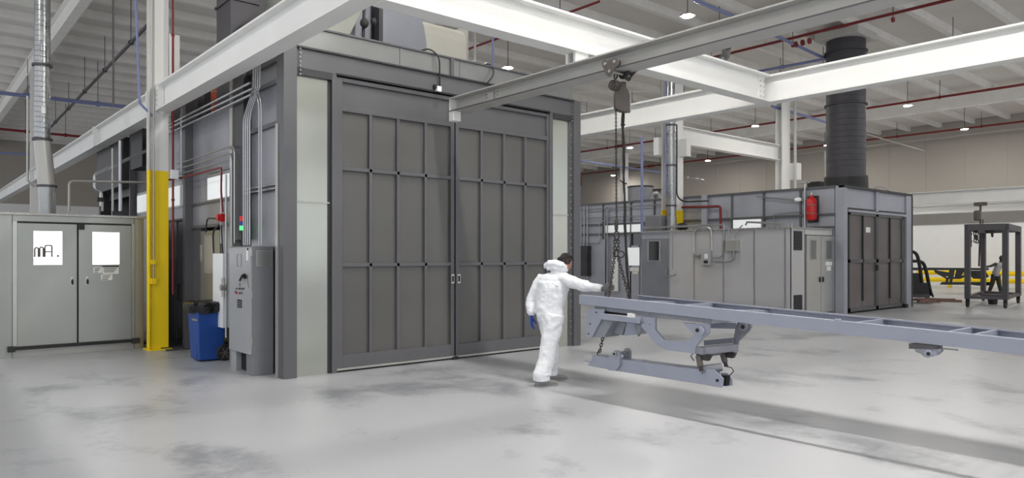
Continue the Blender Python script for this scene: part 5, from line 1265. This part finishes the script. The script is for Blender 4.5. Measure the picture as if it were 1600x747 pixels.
# hood bunched around the neck
m = MB()
m.tube([L(.44, 9.60, 1.565), L(.50, 9.53, 1.595), L(.58, 9.48, 1.60), L(.66, 9.47, 1.575), L(.715, 9.50, 1.545)], .04, n=14, rs=[.028, .050, .052, .044, .030])
m.tube([L(.44, 9.60, 1.555), L(.50, 9.66, 1.56), L(.60, 9.68, 1.54), L(.69, 9.64, 1.52), L(.725, 9.56, 1.515)], .035, n=12, rs=[.03, .036, .034, .030, .028])
m.tube([L(.47, 9.56, 1.545), L(.56, 9.49, 1.55), L(.66, 9.48, 1.53), L(.73, 9.52, 1.51)], .03, n=12, rs=[.036, .044, .038, .028])
m.rings([(nck-up*.08, fT*.12, lT*.15), (nck+up*.0, fT*.095, lT*.115), (nck+up*.055, fT*.088, lT*.105)], 20)
cloth(fuse(m, 'hood', 'suit', wk, .008, 2), .02)
MB().rings([(LW+up*.012, fT*.046, lT*.046), (LW-up*.012, fT*.040, lT*.040)], 16).build('cuff', 'suit', wk, smooth=True)
glove(wk, LW-up*.02, L(.02, -.05, -1), (fT*.7-lT*.3), L(.35, .9, 0), 'glove', 'glove_b', .35, 1.12)
wk.children[-1]['label'] = 'blue nitrile glove with spread fingers'
rwd = (RW-RE).normalized()
glove(wk, RW+rwd*.02, (rwd+up*.28), L(.25, .85, -.1), L(-.15, -.2, 1), 'glove', 'glove_g', 1.15, 1.05)
wk.children[-1]['label'] = 'grey work glove gripping the chain'
def shoe(A, f_, parent, m_='shoe', sc_=1.0, name='shoe'):
    A = V((A.x, A.y, 0)); r_ = V((f_.y, -f_.x, 0)); m = MB(); s = sc_
    m.rings([(A+f_*a*s+up*z*s, r_*wd_*s, up*hh*s) for a, z, wd_, hh in ((-.085,.04,.015,.02),(-.075,.045,.034,.040),(-.03,.05,.038,.046),(.03,.045,.040,.042),(.09,.038,.046,.034),(.15,.032,.044,.027),(.19,.026,.028,.018),(.20,.024,.012,.01))], 16)
    m.tube([A+up*.06*s-f_*.02*s, A+up*.14*s-f_*.02*s], .04*s, n=12, rs=[.045*s, .042*s])
    o = fuse(m, name, m_, parent, .008*s, 2)
    m = MB().prism([A+f_*a*s+r_*b*s+up*.002 for a, b in ((-.09,-.02),(-.06,-.038),(.03,-.038),(.10,-.048),(.17,-.042),(.205,-.01),(.205,.012),(.17,.04),(.10,.046),(.03,.036),(-.06,.034),(-.09,.02))], up*.018*s)
    m.build('sole', 'rub', o, bevel=.003) if False else m.build('sole', m_, parent)
shoe(RA+L(-.01,0,0), fF, wk, sc_=1.14); shoe(LA+L(.02,0,0), fF, wk, sc_=1.14)

# distant worker
def small_person():
    o = thing('person', tuple(G(1555, 461)), 'distant person in grey vest over black clothes, arm stretched out behind the rack', 'person')
    d0 = 31.3; hh = lambda x, y: P(x, y, d0)
    base = G(1555, 461)
    f_ = L(-.9, .2, 0).normalized(); l_ = V((-f_.y, f_.x, 0))
    x0 = 1557
    pe = hh(1556, 431); ch_ = hh(1561, 412); nk = hh(1563, 406); hd_ = hh(1564.5, 403.5)
    hd_.z = 1.60; nk.z = 1.46; ch_.z = 1.30; pe.z = .90
    fh_ = L(.5, .6, -.3).normalized(); u_ = (up-fh_*up.dot(fh_)).normalized()
    m = head_geo(hd_, fh_, u_, 1.05)
    m.tube([nk-up*.05, hd_-up*.05], .055, n=10)
    fuse(m, 'body', 'hair', o, .014, 2)
    m = MB()
    m.rings([(pe-up*.08, f_*.13, l_*.17), (pe+up*.1, f_*.13, l_*.17), (ch_, f_*.15, l_*.20), (nk-up*.04, f_*.09, l_*.12)], 16)
    fuse(m, 'vest', 'grey_vest', o, .015, 2)
    m = MB(); sL = ch_+L(-.17, -.05, .06); wL = P(1541, 417, 31.0)
    m.tube([sL, sL.lerp(wL, .5)-up*.03, wL], .06, n=10, rs=[.07, .055, .045])
    sR = ch_+L(.16, .05, .05); m.tube([sR, sR+L(.10, 0, -.25), sR+L(.02, -.1, -.42)], .06, n=10, rs=[.07, .055, .045])
    m.tube([pe+L(-.08,0,0), pe+L(-.12,.05,-.4), V((pe.x, pe.y, 0))+L(-.22, .15, .06)], .08, n=10, rs=[.11, .085, .07])
    m.tube([pe+L(.08,0,0), pe+L(.10,-.05,-.4), V((pe.x, pe.y, 0))+L(.14, -.15, .06)], .08, n=10, rs=[.11, .085, .07])
    fuse(m, 'dark_clothes', 'black', o, .015, 2)
    for q in (V((pe.x, pe.y, 0))+L(-.22, .15, .0), V((pe.x, pe.y, 0))+L(.14, -.15, .0)): shoe(q, L(-.8, .3, 0).normalized(), o, 'black', 1.0)
    glove(o, wL, wL-sL, V((0, 0, -1)), L(0, -1, 0), 'hand', 'hair', .5, 1.0, .008)
small_person()
